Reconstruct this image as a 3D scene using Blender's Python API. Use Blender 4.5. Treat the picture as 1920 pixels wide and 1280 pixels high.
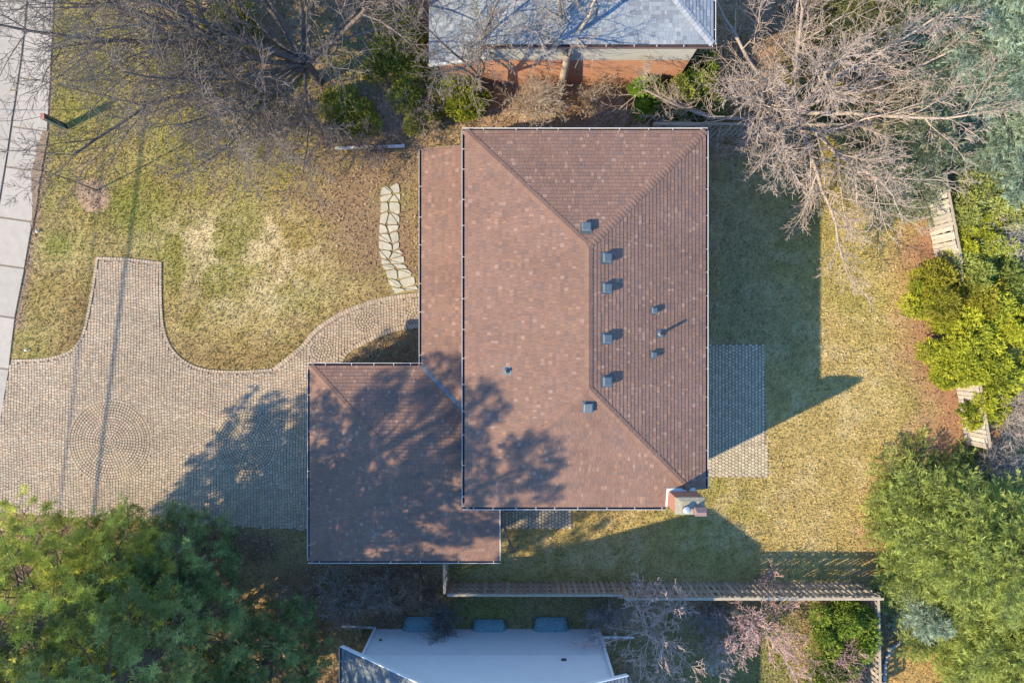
import bpy, math, random
import numpy as np
from mathutils import Vector, Matrix

# ------------------------------------------------------------------ camera, sky, sun, exposure
scene = bpy.context.scene
for o in list(bpy.data.objects): bpy.data.objects.remove(o)
H, F = 30.0, 1280.0                      # camera height (m), focal length in photo pixels
cam_d = bpy.data.cameras.new('camera'); cam = bpy.data.objects.new('camera', cam_d)
scene.collection.objects.link(cam); scene.camera = cam
cam.location = (0, 0, H); cam_d.lens = 24; cam_d.sensor_width = 36; cam_d.clip_end = 2000
AZ, EL = math.radians(26.6), math.radians(33.0)          # direction the shadows fall, sun elevation
SH = (math.cos(AZ), math.sin(AZ))
world = bpy.data.worlds.new('World'); scene.world = world; world.use_nodes = True
wn = world.node_tree.nodes; wl = world.node_tree.links
sky_n = wn.new('ShaderNodeTexSky'); sky_n.sky_type = 'NISHITA'; sky_n.sun_disc = False
sky_n.sun_elevation = EL; sky_n.sun_rotation = math.atan2(-SH[0], -SH[1])
sky_n.ozone_density = 10.0; sky_n.air_density = 1.5; sky_n.dust_density = 0.0
wn['Background'].inputs['Strength'].default_value = 0.15
wl.new(sky_n.outputs[0], wn['Background'].inputs['Color'])
sun_d = bpy.data.lights.new('sun', 'SUN'); sun_d.energy = 3.9; sun_d.angle = math.radians(0.55)
sun_d.color = (1.0, 0.82, 0.56)
sun = bpy.data.objects.new('sun', sun_d); scene.collection.objects.link(sun)
sun.rotation_euler = Vector((SH[0]*math.cos(EL), SH[1]*math.cos(EL), -math.sin(EL))).to_track_quat('-Z', 'Y').to_euler()
vs = scene.view_settings
vs.view_transform = 'Standard'; vs.look = 'None'; vs.gamma = 1; vs.exposure = 1.22; vs.use_curve_mapping = False
scene.render.resolution_x = 1024; scene.render.resolution_y = 682

# ------------------------------------------------------------------ helpers
COL = scene.collection
def G(px, py, h=0.0):
    return ((px-960)*(H-h)/F, (640-py)*(H-h)/F)
def GP(pts, h=0.0): return [G(x, y, h) for x, y in pts]

def link(o, parent=None):
    COL.objects.link(o)
    if parent is not None: o.parent = parent
    return o
def tag(o, label=None, cat=None, group=None, kind=None):
    if label: o['label'] = label
    if cat: o['category'] = cat
    if group: o['group'] = group
    if kind: o['kind'] = kind
    return o
def empty(name, loc=(0, 0, 0), label=None, cat=None, group=None):
    o = bpy.data.objects.new(name, None); o.location = loc; o.empty_display_size = 0.2
    link(o); return tag(o, label, cat, group)

def set_col(me, cols):
    a = me.color_attributes.new('Col', 'FLOAT_COLOR', 'POINT')
    c = np.ones((len(me.vertices), 4), np.float32); c[:, :3] = cols
    a.data.foreach_set('color', c.ravel())
def fast(name, V, Fc, mat, parent=None, cols=None, smooth=False):
    """V (n,3), Fc (m,k) uniform faces"""
    V = np.asarray(V, np.float32); Fc = np.asarray(Fc, np.int32); k = Fc.shape[1]
    me = bpy.data.meshes.new(name)
    me.vertices.add(len(V)); me.vertices.foreach_set('co', V.ravel())
    me.loops.add(Fc.size); me.loops.foreach_set('vertex_index', Fc.ravel())
    me.polygons.add(len(Fc)); me.polygons.foreach_set('loop_start', np.arange(0, Fc.size, k, dtype=np.int32))
    me.polygons.foreach_set('loop_total', np.full(len(Fc), k, np.int32))
    me.update(calc_edges=True)
    if smooth: me.polygons.foreach_set('use_smooth', np.ones(len(Fc), bool))
    if cols is not None: set_col(me, np.asarray(cols, np.float32))
    if mat: me.materials.append(mat)
    o = bpy.data.objects.new(name, me); return link(o, parent)
class MB:
    """collects polygons, boxes, prisms and tubes into one mesh"""
    def __init__(s): s.v = []; s.f = []; s.c = []; s.m = []
    def add(s, V, Fc, col=(1, 1, 1), mi=0):
        b = len(s.v); s.v += [tuple(p) for p in V]; s.f += [tuple(b+i for i in f) for f in Fc]
        s.c += [col]*len(V); s.m += [mi]*len(Fc)
    def box(s, x0, x1, y0, y1, z0, z1, col=(1, 1, 1), mi=0):
        s.add([(x0,y0,z0),(x1,y0,z0),(x1,y1,z0),(x0,y1,z0),(x0,y0,z1),(x1,y0,z1),(x1,y1,z1),(x0,y1,z1)],
              [(3,2,1,0),(4,5,6,7),(0,1,5,4),(1,2,6,5),(2,3,7,6),(3,0,4,7)], col, mi)
    def bar(s, a, b, w, t, col=(1, 1, 1), mi=0, up=(0, 0, 1)):
        a = Vector(a); b = Vector(b); d = (b-a).normalized(); u = Vector(up)
        x = d.cross(u)
        if x.length < 1e-4: x = d.cross(Vector((1, 0, 0)))
        x.normalize(); y = x.cross(d).normalized(); x *= w/2; y *= t/2
        s.add([a-x-y,a+x-y,a+x+y,a-x+y,b-x-y,b+x-y,b+x+y,b-x+y],
              [(3,2,1,0),(4,5,6,7),(0,1,5,4),(1,2,6,5),(2,3,7,6),(3,0,4,7)], col, mi)
    def prism(s, poly, z0, z1, col=(1, 1, 1), mi=0, bottom=False, inset=0.0):
        n = len(poly)
        if inset:
            cx = sum(p[0] for p in poly)/n; cy = sum(p[1] for p in poly)/n
            top = []
            for x, y in poly:
                d = math.hypot(x-cx, y-cy) or 1; k = max(0, 1-inset/d); top.append((cx+(x-cx)*k, cy+(y-cy)*k))
        else: top = poly
        V = [(x, y, z0) for x, y in poly]+[(x, y, z1) for x, y in top]
        Fc = [tuple(range(n, 2*n))]+[(i, (i+1) % n, n+(i+1) % n, n+i) for i in range(n)]
        if bottom: Fc.append(tuple(range(n-1, -1, -1)))
        s.add(V, Fc, col, mi)
    def tube(s, pts, rad, sides=8, col=(1, 1, 1), mi=0, cap=True):
        rings = []; n = len(pts); V = []; Fc = []
        for i, p in enumerate(pts):
            p = Vector(p); d = (Vector(pts[min(i+1, n-1)])-Vector(pts[max(i-1, 0)])).normalized()
            x = d.cross(Vector((0, 0, 1)))
            if x.length < 1e-3: x = d.cross(Vector((1, 0, 0)))
            x.normalize(); y = d.cross(x); r = rad[i] if hasattr(rad, '__len__') else rad
            V += [p+(x*math.cos(2*math.pi*k/sides)+y*math.sin(2*math.pi*k/sides))*r for k in range(sides)]
        for i in range(n-1):
            for k in range(sides):
                a = i*sides+k; b = i*sides+(k+1) % sides; Fc.append((a, b, b+sides, a+sides))
        if cap: Fc += [tuple(range(sides-1, -1, -1)), tuple((n-1)*sides+k for k in range(sides))]
        s.add(V, Fc, col, mi)
    def build(s, name, mats, parent=None, smooth=False, color=False):
        me = bpy.data.meshes.new(name); me.from_pydata(s.v, [], s.f)
        for m in (mats if isinstance(mats, (list, tuple)) else [mats]): me.materials.append(m)
        me.polygons.foreach_set('material_index', s.m)
        if smooth: me.polygons.foreach_set('use_smooth', np.ones(len(s.f), bool))
        if color: set_col(me, np.array(s.c, np.float32))
        me.update()
        return link(bpy.data.objects.new(name, me), parent)

def clip_half(poly, nx, ny, c):
    """keep nx*x+ny*y<=c"""
    out = []; n = len(poly)
    for i in range(n):
        p, q = poly[i], poly[(i+1) % n]
        dp = nx*p[0]+ny*p[1]-c; dq = nx*q[0]+ny*q[1]-c
        if dp <= 0: out.append(p)
        if dp*dq < 0:
            t = dp/(dp-dq); out.append((p[0]+(q[0]-p[0])*t, p[1]+(q[1]-p[1])*t))
    return out
def clip_convex(poly, conv):
    """conv counter-clockwise"""
    n = len(conv)
    for i in range(n):
        a, b = conv[i], conv[(i+1) % n]
        nx, ny = b[1]-a[1], -(b[0]-a[0])
        poly = clip_half(poly, nx, ny, nx*a[0]+ny*a[1])
        if len(poly) < 3: return []
    return poly
def area(p): return 0.5*sum(p[i][0]*p[(i+1) % len(p)][1]-p[(i+1) % len(p)][0]*p[i][1] for i in range(len(p)))
def inside(x, y, poly):
    x = np.asarray(x, float); y = np.asarray(y, float); r = np.zeros(x.shape, bool); n = len(poly)
    for i in range(n):
        x0, y0 = poly[i]; x1, y1 = poly[(i+1) % n]
        if y0 == y1: continue
        c = ((y0 > y) != (y1 > y)) & (x < (x1-x0)*(y-y0)/(y1-y0)+x0); r ^= c
    return r
def dist_line(x, y, pts, closed=False):
    x = np.asarray(x, float); y = np.asarray(y, float); d = np.full(x.shape, 1e9); n = len(pts)
    for i in range(n if closed else n-1):
        x0, y0 = pts[i]; x1, y1 = pts[(i+1) % n]; dx, dy = x1-x0, y1-y0; L = dx*dx+dy*dy
        t = np.clip(((x-x0)*dx+(y-y0)*dy)/L, 0, 1); d = np.minimum(d, np.hypot(x-x0-t*dx, y-y0-t*dy))
    return d
def soft(x, y, poly, w):
    d = dist_line(x, y, poly, True); s = np.where(inside(x, y, poly), d, -d)
    return np.clip(s/w*0.5+0.5, 0, 1)
_ng = np.random.default_rng(5).random((256, 256))
def noise(x, y, s, k=0):
    x = np.asarray(x)/s+17.3*k+500; y = np.asarray(y)/s+9.1*k+500
    i = np.floor(x).astype(int); j = np.floor(y).astype(int); u = x-i; v = y-j
    u = u*u*(3-2*u); v = v*v*(3-2*v)
    g = lambda a, b: _ng[a % 256, b % 256]
    return (g(i, j)*(1-u)+g(i+1, j)*u)*(1-v)+(g(i, j+1)*(1-u)+g(i+1, j+1)*u)*v
def fbm(x, y, s, k=0, o=4):
    r = 0; a = 0.5; t = 0
    for q in range(o): r = r+a*noise(x, y, s/2**q, k+q); t += a; a *= 0.55
    return r/t

# ------------------------------------------------------------------ materials
def mat(name, col=(0.5, 0.5, 0.5), rough=0.8, scale=8.0, amt=0.25, bump=0.0, bscale=60.0, attr=False, metal=0.0, spec=0.3, trans=0.0, subs=0.0, objvar=0.0):
    m = bpy.data.materials.new(name); m.use_nodes = True; nt = m.node_tree; n = nt.nodes; l = nt.links
    b = n['Principled BSDF']; b.inputs['Roughness'].default_value = rough; b.inputs['Metallic'].default_value = metal
    b.inputs['Specular IOR Level'].default_value = spec
    geo = n.new('ShaderNodeNewGeometry')
    tx = n.new('ShaderNodeTexNoise'); tx.inputs['Scale'].default_value = scale; tx.inputs['Detail'].default_value = 6
    tx.inputs['Roughness'].default_value = 0.65
    l.new(geo.outputs['Position'], tx.inputs['Vector'])
    mr = n.new('ShaderNodeMapRange'); mr.inputs[1].default_value = 0.25; mr.inputs[2].default_value = 0.75
    mr.inputs[3].default_value = 1-amt; mr.inputs[4].default_value = 1+amt
    l.new(tx.outputs['Fac'], mr.inputs[0])
    mx = n.new('ShaderNodeVectorMath'); mx.operation = 'SCALE'
    if attr:
        at = n.new('ShaderNodeAttribute'); at.attribute_name = 'Col'; l.new(at.outputs['Color'], mx.inputs[0])
    else: mx.inputs[0].default_value = col
    src = mr.outputs[0]
    if objvar:
        oi = n.new('ShaderNodeObjectInfo'); m2 = n.new('ShaderNodeMapRange'); m2.inputs[3].default_value = 1-objvar; m2.inputs[4].default_value = 1+objvar
        l.new(oi.outputs['Random'], m2.inputs[0]); mu = n.new('ShaderNodeMath'); mu.operation = 'MULTIPLY'
        l.new(src, mu.inputs[0]); l.new(m2.outputs[0], mu.inputs[1]); src = mu.outputs[0]
    l.new(src, mx.inputs['Scale']); l.new(mx.outputs[0], b.inputs['Base Color'])
    if bump:
        t2 = n.new('ShaderNodeTexNoise'); t2.inputs['Scale'].default_value = bscale; t2.inputs['Detail'].default_value = 5
        l.new(geo.outputs['Position'], t2.inputs['Vector'])
        bp = n.new('ShaderNodeBump'); bp.inputs['Strength'].default_value = bump; bp.inputs['Distance'].default_value = 0.03
        l.new(t2.outputs['Fac'], bp.inputs['Height']); l.new(bp.outputs[0], b.inputs['Normal'])
    if trans:
        tr = n.new('ShaderNodeBsdfTranslucent'); l.new(mx.outputs[0], tr.inputs['Color'])
        ms = n.new('ShaderNodeMixShader'); ms.inputs[0].default_value = trans
        l.new(b.outputs[0], ms.inputs[1]); l.new(tr.outputs[0], ms.inputs[2]); l.new(ms.outputs[0], n['Material Output'].inputs['Surface'])
    return m
def mat_brick(name, c1, c2, mortar, bw=0.22, bh=0.075):
    m = bpy.data.materials.new(name); m.use_nodes = True; nt = m.node_tree; n = nt.nodes; l = nt.links
    b = n['Principled BSDF']; b.inputs['Roughness'].default_value = 0.85
    geo = n.new('ShaderNodeNewGeometry'); sx = n.new('ShaderNodeSeparateXYZ'); l.new(geo.outputs['Position'], sx.inputs[0])
    ad = n.new('ShaderNodeMath'); ad.operation = 'ADD'; l.new(sx.outputs[0], ad.inputs[0]); l.new(sx.outputs[1], ad.inputs[1])
    cb = n.new('ShaderNodeCombineXYZ'); l.new(ad.outputs[0], cb.inputs[0]); l.new(sx.outputs[2], cb.inputs[1])
    br = n.new('ShaderNodeTexBrick'); l.new(cb.outputs[0], br.inputs['Vector'])
    br.inputs['Color1'].default_value = (*c1, 1); br.inputs['Color2'].default_value = (*c2, 1); br.inputs['Mortar'].default_value = (*mortar, 1)
    br.inputs['Scale'].default_value = 1; br.inputs['Brick Width'].default_value = bw; br.inputs['Row Height'].default_value = bh
    br.inputs['Mortar Size'].default_value = 0.008
    l.new(br.outputs['Color'], b.inputs['Base Color'])
    bp = n.new('ShaderNodeBump'); bp.inputs['Strength'].default_value = 0.5; bp.inputs['Distance'].default_value = 0.01; bp.invert = True
    l.new(br.outputs['Fac'], bp.inputs['Height']); l.new(bp.outputs[0], b.inputs['Normal'])
    return m

M = dict(
    ground=mat('ground_soil', attr=True, rough=0.95, scale=14, amt=0.35, bump=0.6, bscale=40),
    blade=mat('grass_blades', attr=True, rough=0.7, scale=3, amt=0.12, trans=0.15, spec=0.2),
    leaf=mat('dead_leaves', attr=True, rough=0.8, scale=6, amt=0.2, trans=0.1),
    concrete=mat('pale_concrete', (0.395, 0.358, 0.305), 0.85, 3.0, 0.10, 0.25, 90, objvar=0.05),
    curb=mat('curb_concrete', (0.38, 0.345, 0.295), 0.85, 4.0, 0.10, 0.25, 90, objvar=0.04),
    road=mat('worn_road', (0.375, 0.34, 0.29), 0.9, 2.5, 0.12, 0.3, 120),
    sand=mat('joint_sand', (0.235, 0.19, 0.14), 0.95, 10, 0.3, 0.3, 80),
    paver=mat('paver_stone', attr=True, rough=0.85, scale=5, amt=0.16, bump=0.25, bscale=110),
    flag=mat('flagstone', (0.42, 0.40, 0.31), 0.8, 5, 0.22, 0.35, 25, objvar=0.08),
    shingle=mat('brown_shingle', attr=True, rough=0.92, scale=26, amt=0.22, bump=0.35, bscale=160, spec=0.15),
    gshingle=mat('grey_shingle', attr=True, rough=0.92, scale=26, amt=0.16, bump=0.35, bscale=160, spec=0.15),
    cap=mat('cap_shingle', (0.232, 0.142, 0.104), 0.92, 26, 0.22, 0.35, 160, spec=0.15, objvar=0.09),
    gcap=mat('grey_cap_shingle', (0.33, 0.35, 0.37), 0.92, 26, 0.18, 0.35, 160, spec=0.15, objvar=0.10),
    deck=mat('roof_boarding', (0.10, 0.07, 0.06), 0.9),
    white=mat('white_aluminium', (0.60, 0.585, 0.56), 0.45, 5, 0.06),
    brownmetal=mat('brown_aluminium', (0.16, 0.11, 0.10), 0.5, 5, 0.1),
    trough=mat('gutter_trough', (0.085, 0.06, 0.06), 0.8, 9, 0.5),
    brick=mat_brick('red_brick', (0.36, 0.13, 0.07), (0.27, 0.09, 0.055), (0.36, 0.31, 0.27)),
    obrick=mat_brick('orange_brick', (0.56, 0.24, 0.12), (0.47, 0.19, 0.10), (0.50, 0.38, 0.29)),
    wbrick=mat_brick('white_painted_brick', (0.70, 0.71, 0.72), (0.64, 0.66, 0.68), (0.50, 0.52, 0.55), 0.26, 0.11),
    nsiding=mat('dull_siding', (0.46, 0.46, 0.41), 0.6, 1.5, 0.10),
    siding=mat('pale_siding', (0.74, 0.76, 0.78), 0.6, 1.5, 0.04),
    vent=mat('vent_metal', (0.105, 0.135, 0.155), 0.5, 12, 0.2, metal=0.0),
    flash=mat('flashing_metal', (0.13, 0.15, 0.17), 0.45, 10, 0.25, metal=0.3),
    pipe=mat('black_pipe', (0.04, 0.045, 0.05), 0.5),
    mortar=mat('chimney_mortar', (0.30, 0.275, 0.20), 0.9, 14, 0.25, 0.4, 40),
    clay=mat('mauve_flue', (0.23, 0.155, 0.15), 0.7, 8, 0.12),
    steel=mat('bright_steel', (0.62, 0.64, 0.66), 0.3, 10, 0.15, metal=0.6),
    wood=mat('weathered_wood', (0.37, 0.315, 0.25), 0.85, 9, 0.3, 0.3, 70, objvar=0.22),
    woodpale=mat('bleached_wood', (0.40, 0.375, 0.335), 0.85, 9, 0.25, 0.3, 70, objvar=0.16),
    woodrail=mat('fence_rail_wood', (0.40, 0.34, 0.25), 0.85, 9, 0.25, 0.3, 70),
    plank=mat('brown_plank', (0.22, 0.15, 0.12), 0.8, 9, 0.25),
    bark=mat('grey_bark', (0.15, 0.125, 0.105), 0.95, 10, 0.4, 0.6, 30),
    barkpale=mat('pale_bark', (0.36, 0.30, 0.25), 0.95, 10, 0.3, 0.5, 30),
    twig=mat('twigs', attr=True, rough=0.85, scale=4, amt=0.15),
    needle=mat('needles', attr=True, rough=0.6, scale=3, amt=0.12, trans=0.45, spec=0.25),
    post=mat('dark_green_post', (0.035, 0.075, 0.07), 0.6),
    postcap=mat('red_post_cap', (0.50, 0.20, 0.16), 0.7),
    wire=mat('black_wire', (0.02, 0.02, 0.022), 0.6),
    paper=mat('white_paper', (0.85, 0.86, 0.85), 0.7),
    stone=mat('edging_stone', (0.34, 0.33, 0.31), 0.9, 8, 0.25, 0.4, 40, objvar=0.15),
    glass=mat('dark_glass', (0.04, 0.055, 0.07), 0.08, 2, 0.05, spec=0.6),
)
def mat_plastic(name, col):
    m = bpy.data.materials.new(name); m.use_nodes = True; b = m.node_tree.nodes['Principled BSDF']
    tx = m.node_tree.nodes.new('ShaderNodeTexNoise'); tx.inputs['Scale'].default_value = 7
    rp = m.node_tree.nodes.new('ShaderNodeMapRange'); rp.inputs[3].default_value = 0.12; rp.inputs[4].default_value = 0.4
    m.node_tree.links.new(tx.outputs['Fac'], rp.inputs[0]); m.node_tree.links.new(rp.outputs[0], b.inputs['Roughness'])
    b.inputs['Base Color'].default_value = (*col, 1); b.inputs['Transmission Weight'].default_value = 0.55; b.inputs['IOR'].default_value = 1.3
    return m
M['bubble'] = mat_plastic('teal_plastic', (0.30, 0.52, 0.58))

# ------------------------------------------------------------------ ground layout (photo pixels at ground level)
def smooth_line(pts, k=5):
    out = []; n = len(pts)
    for i in range(n-1):
        p0, p1, p2, p3 = pts[max(i-1, 0)], pts[i], pts[i+1], pts[min(i+2, n-1)]
        for q in range(k):
            t = q/k; out.append(tuple(0.5*(2*p1[a]+(p2[a]-p0[a])*t+(2*p0[a]-5*p1[a]+4*p2[a]-p3[a])*t*t+(3*p1[a]-p0[a]-3*p2[a]+p3[a])*t**3) for a in (0, 1)))
    return out+[pts[-1]]
edge_a = smooth_line([(22,673),(80,671),(124,660),(146,640),(158,610),(171,544),(180,481)]); edge_b = [(180,481),(240,483),(304,491)]
edge_c = smooth_line([(304,491),(305,577),(313,630),(337,667),(379,689),(440,694),(510,690)])
edge_d = smooth_line([(510,690),(560,650),(591,615),(630,589),(672,570),(722,556),(789,547),(850,542)])
edge_e = smooth_line([(642,684),(652,665),(685,646),(722,629),(747,621),(789,615),(850,612)])
drive_px = edge_a+edge_b[1:-1]+edge_c+edge_d[1:]+edge_e[::-1]+[(642,705),(612,720),(612,995),(580,993),(380,985),(250,976),(97,966),(-12,957),(-14,900),(0,800),(17,692)]
drive = GP(drive_px)
walk_r = [(104,-60),(97,100),(90,240),(74,330),(61,417),(46,505),(28,597),(17,692),(0,800),(-15,900),(-32,1000),(-90,1320)]
walk_l = [(58,-60),(45,90),(36,150),(22,245),(9,330),(-3,400),(-20,505),(-38,597),(-50,692),(-67,800),(-82,900),(-99,1000),(-157,1320)]
def at_y(line, y):
    for (x0, y0), (x1, y1) in zip(line, line[1:]):
        if y0 <= y <= y1: return x0+(x1-x0)*(y-y0)/(y1-y0)
    return line[0][0] if y < line[0][1] else line[-1][0]
patio_px = [(1316,645),(1432,645),(1438,895),(1316,893)]
patio = GP(patio_px)
sidep_px = [(935,944),(1072,944),(1074,990),(940,992)]
sidep = GP(sidep_px)
walk_poly_px = walk_r+walk_l[::-1]+[(-900,-60),(-900,1320)]
walk_poly_px = walk_r+[(-900,1320),(-900,-60)]

front_px = [(88,-50),(90,240),(75,330),(30,600),(24,673),(124,660),(180,480),(304,491),(311,630),(379,692),(510,690),(591,615),(672,570),(640,300),(600,-50)]
back_px = [(1320,255),(1760,250),(1740,420),(1770,560),(1790,700),(1800,820),(1700,930),(1650,1095),(860,1092),(850,960),(1320,950)]
litter_px = [(250,-60),(330,90),(520,205),(560,262),(700,268),(790,275),(870,262),(1330,262),(1500,250),(1500,-60)]
bed_px = [(590,262),(575,330),(610,420),(655,520),(700,560),(800,545),(800,262)]
mulch_line = [(1690,395),(1722,470),(1745,560),(1742,640),(1775,740),(1790,790),(1720,880),(1660,960),(1655,1030),(1690,1085),(1720,1090)]
mulch_px = [(1715,380),(1690,470),(1712,540),(1700,600),(1705,700),(1740,770),(1700,850),(1640,930),(1622,1010),(1640,1090),(1720,1095),(1900,1000),(1900,380)]
nook_px = [(640,690),(655,665),(690,645),(725,628),(800,612),(800,700)]
def ground_color(X, Y):
    px = 960+np.asarray(X)*F/H; py = 640-np.asarray(Y)*F/H
    n1 = fbm(X, Y, 2.2, 1); n2 = fbm(X, Y, 0.7, 7); n3 = fbm(X, Y, 4.5, 13); n4 = fbm(X, Y, 0.28, 21, 3)
    def mixc(c, t, m): return c*(1-m[..., None])+np.array(t)*m[..., None]
    c = np.zeros(px.shape+(3,)); c[:] = (0.30, 0.235, 0.085)
    c = mixc(c, (0.40, 0.325, 0.15), np.clip((n1-0.45)*4, 0, 1)*0.8)
    c = mixc(c, (0.20, 0.20, 0.045), np.clip((n3-0.5)*5, 0, 1)*0.65)
    c = mixc(c, (0.26, 0.19, 0.09), np.clip((n2-0.5)*5, 0, 1)*0.6)
    fr = soft(px, py, front_px, 30)
    # straw patches on the front lawn
    st = np.exp(-(((px-480)/120)**2+((py-520)/90)**2))*0.9+np.exp(-(((px-430)/150)**2+((py-440)/40)**2))*0.7
    ring = np.clip((n2-0.36)*5, 0, 1)*np.clip(st*1.4, 0, 1)*fr
    c = mixc(c, (0.54, 0.45, 0.27), ring*np.clip(0.1+1.5*n4, 0, 1)*0.75)
    gr = np.exp(-(((px-235)/45)**2+((py-385)/60)**2))+1.2*np.exp(-(((px-110)/35)**2+((py-460)/28)**2))+0.6*np.exp(-(((px-460)/30)**2+((py-180)/40)**2))+0.5*np.exp(-(((px-560)/70)**2+((py-560)/30)**2))+0.6*np.exp(-(((px-330)/60)**2+((py-260)/50)**2))
    c = mixc(c, (0.17, 0.19, 0.03), np.clip(gr, 0, 1)*fr*(0.5+0.5*n2)*0.9)
    tan = np.exp(-((dist_line(px, py, [(150,560),(120,650),(330,660),(380,680),(520,670),(700,560)])/26)**2))
    c = mixc(c, (0.25, 0.17, 0.075), tan*0.6)
    # back lawn
    bk = soft(px, py, back_px, 30)
    c = mixc(c, (0.39, 0.30, 0.115), bk*0.65)
    c = mixc(c, (0.27, 0.24, 0.06), bk*np.clip((n3-0.48)*5, 0, 1)*0.6)
    c = mixc(c, (0.47, 0.385, 0.20), bk*np.clip((n2-0.52)*6, 0, 1)*0.55)
    # lawn east of the house, shade painted in as a greyer ground colour
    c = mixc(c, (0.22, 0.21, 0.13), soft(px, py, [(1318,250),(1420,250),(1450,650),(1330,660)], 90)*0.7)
    mu = np.clip(soft(px+(n2-0.5)*60, py+(n1-0.5)*60, mulch_px, 36), 0, 1)
    c = mixc(c, (0.285, 0.155, 0.095), mu*0.95)
    li = soft(px+(n2-0.5)*90, py+(n1-0.5)*90, litter_px, 40)
    lc = np.zeros_like(c); lc[:] = (0.29, 0.20, 0.12)
    lc = mixc(lc, (0.22, 0.21, 0.06), np.clip((n3-0.52)*6, 0, 1)*0.8); lc = mixc(lc, (0.38, 0.28, 0.21), np.clip((n2-0.5)*5, 0, 1)*0.7)
    c = c*(1-li[..., None])+lc*li[..., None]
    be = soft(px+(n2-0.5)*60, py+(n1-0.5)*60, bed_px, 40)
    bc = np.zeros_like(c); bc[:] = (0.215, 0.145, 0.09)
    bc = mixc(bc, (0.19, 0.165, 0.06), np.clip((n1-0.48)*6, 0, 1)*0.8)
    c = c*(1-be[..., None]*0.9)+bc*be[..., None]*0.9
    c = mixc(c, (0.28, 0.19, 0.10), soft(px, py, nook_px, 8))
    # soil along the sidewalk, mulch ring round the sapling, strips beside and below the garage
    sd = np.exp(-(dist_line(px, py, [(92,150),(84,250),(77,330),(66,417),(50,505),(32,610)])/9)**2)
    c = mixc(c, (0.28, 0.20, 0.135), np.clip(sd*1.2, 0, 1)*np.clip(0.4+n4, 0, 1))
    rg = np.hypot((px-174), (py-366)); c = mixc(c, (0.34, 0.235, 0.155), np.clip((36+(n2-0.5)*26-rg)/8, 0, 1))
    so = soft(px+(n2-0.5)*60, py, [(-60,962),(100,975),(380,988),(600,996),(600,1050),(850,1055),(850,1400),(-60,1400)], 14)
    sc = np.zeros_like(c); sc[:] = (0.30, 0.215, 0.11); sc = mixc(sc, (0.19, 0.12, 0.08), np.clip((n1-0.45)*6, 0, 1)*0.8)
    c = c*(1-so[..., None])+sc*so[..., None]
    nb = soft(px, py, [(845,1100),(1630,1100),(1640,1400),(845,1400)], 10)
    nc = np.zeros_like(c); nc[:] = (0.24, 0.19, 0.085); nc = mixc(nc, (0.36, 0.25, 0.17), np.clip((n1-0.45)*6, 0, 1)*0.8)
    nc = mixc(nc, (0.17, 0.18, 0.045), np.clip((n3-0.5)*6, 0, 1)*0.7)
    c = c*(1-nb[..., None])+nc*nb[..., None]
    c = mixc(c, (0.38, 0.255, 0.10), soft(px, py, [(1655,1130),(2100,1000),(2100,1400),(1655,1400)], 12)*0.9)
    c = mixc(c, (0.15, 0.12, 0.09), soft(px, py, [(1640,1097),(1722,1097),(1722,1165),(1690,1180),(1660,1225),(1652,1290),(1640,1290)], 6)*0.85)
    c *= (0.78+0.44*n4)[..., None]*np.array((1.07, 1.06, 1.02))
    return c

# ground sheet: fine grid in view, a few cells out to the horizon
def gaxis(a, b, s): return np.concatenate([[-900, -300, -120, -60], np.arange(a, b+1e-6, s), [60, 120, 300, 900]])
gx = gaxis(-26, 26, 0.13); gy = gaxis(-19, 19, 0.13)
XX, YY = np.meshgrid(gx, gy, indexing='ij'); ZZ = (fbm(XX, YY, 1.6, 3, 3)-0.5)*0.02-0.012
nx, ny = XX.shape; idx = np.arange(nx*ny).reshape(nx, ny)
Q = np.stack([idx[:-1, :-1], idx[1:, :-1], idx[1:, 1:], idx[:-1, 1:]], -1).reshape(-1, 4)
V = np.stack([XX, YY, ZZ], -1).reshape(-1, 3)
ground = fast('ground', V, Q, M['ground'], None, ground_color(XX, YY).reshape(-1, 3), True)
tag(ground, 'yellowed early spring lawns and leaf strewn soil round the houses', 'ground', kind='structure')

# ------------------------------------------------------------------ road, curb, sidewalk
rb = MB(); n_w = [G(at_y(walk_l, y)-13, y) for y in range(-60, 1321, 60)]
rb.prism([G(-900,-60)]+n_w+[G(-900,1320)], -0.02, 0.012)
rb.prism([(G(-900,0)[0], -150), (G(-168,0)[0], -150), G(-168,1320), G(-900,1320)], -0.02, 0.012)
rb.prism([G(-900,-60), G(44,-60), (G(60,0)[0], 150), (G(-900,0)[0], 150)], -0.02, 0.012)
road = rb.build('road', M['road']); tag(road, 'worn pale street surface beyond the curb', 'road', kind='structure')
walk = empty('sidewalk', (*G(40, 300), 0)); tag(walk, 'pale concrete sidewalk slabs along the street', 'sidewalk', kind='structure')
curb = empty('curb', (*G(20, 200), 0)); tag(curb, 'pale concrete curb between sidewalk and street', 'curb', kind='structure')
def put_local(mb, name, m, parent, **k):
    px, py, pz = parent.location
    mb.v = [(x-px, y-py, z-pz) for x, y, z in mb.v]
    return mb.build(name, m, parent, **k)
rnd = random.Random(4)
joints = [-60, -25, 65, 155, 247, 322, 416, 503, 596, 692, 785, 880, 980, 1090, 1200, 1320]
for y0, y1 in zip(joints, joints[1:]):
    mb = MB(); g = 1.2
    mb.prism([G(at_y(walk_l, y0-9)+1.2, y0-9+g), G(at_y(walk_r, y0), y0+g), G(at_y(walk_r, (y0+y1)/2), (y0+y1)/2), G(at_y(walk_r, y1), y1-g), G(at_y(walk_l, y1-9)+1.2, y1-9-g),
              G(at_y(walk_l, (y0+y1)/2-9)+1.2, (y0+y1)/2-9)][::-1], -0.05, 0.035+rnd.uniform(-.006, .006), inset=0.012)
    put_local(mb, 'slab', M['concrete'], walk)
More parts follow.
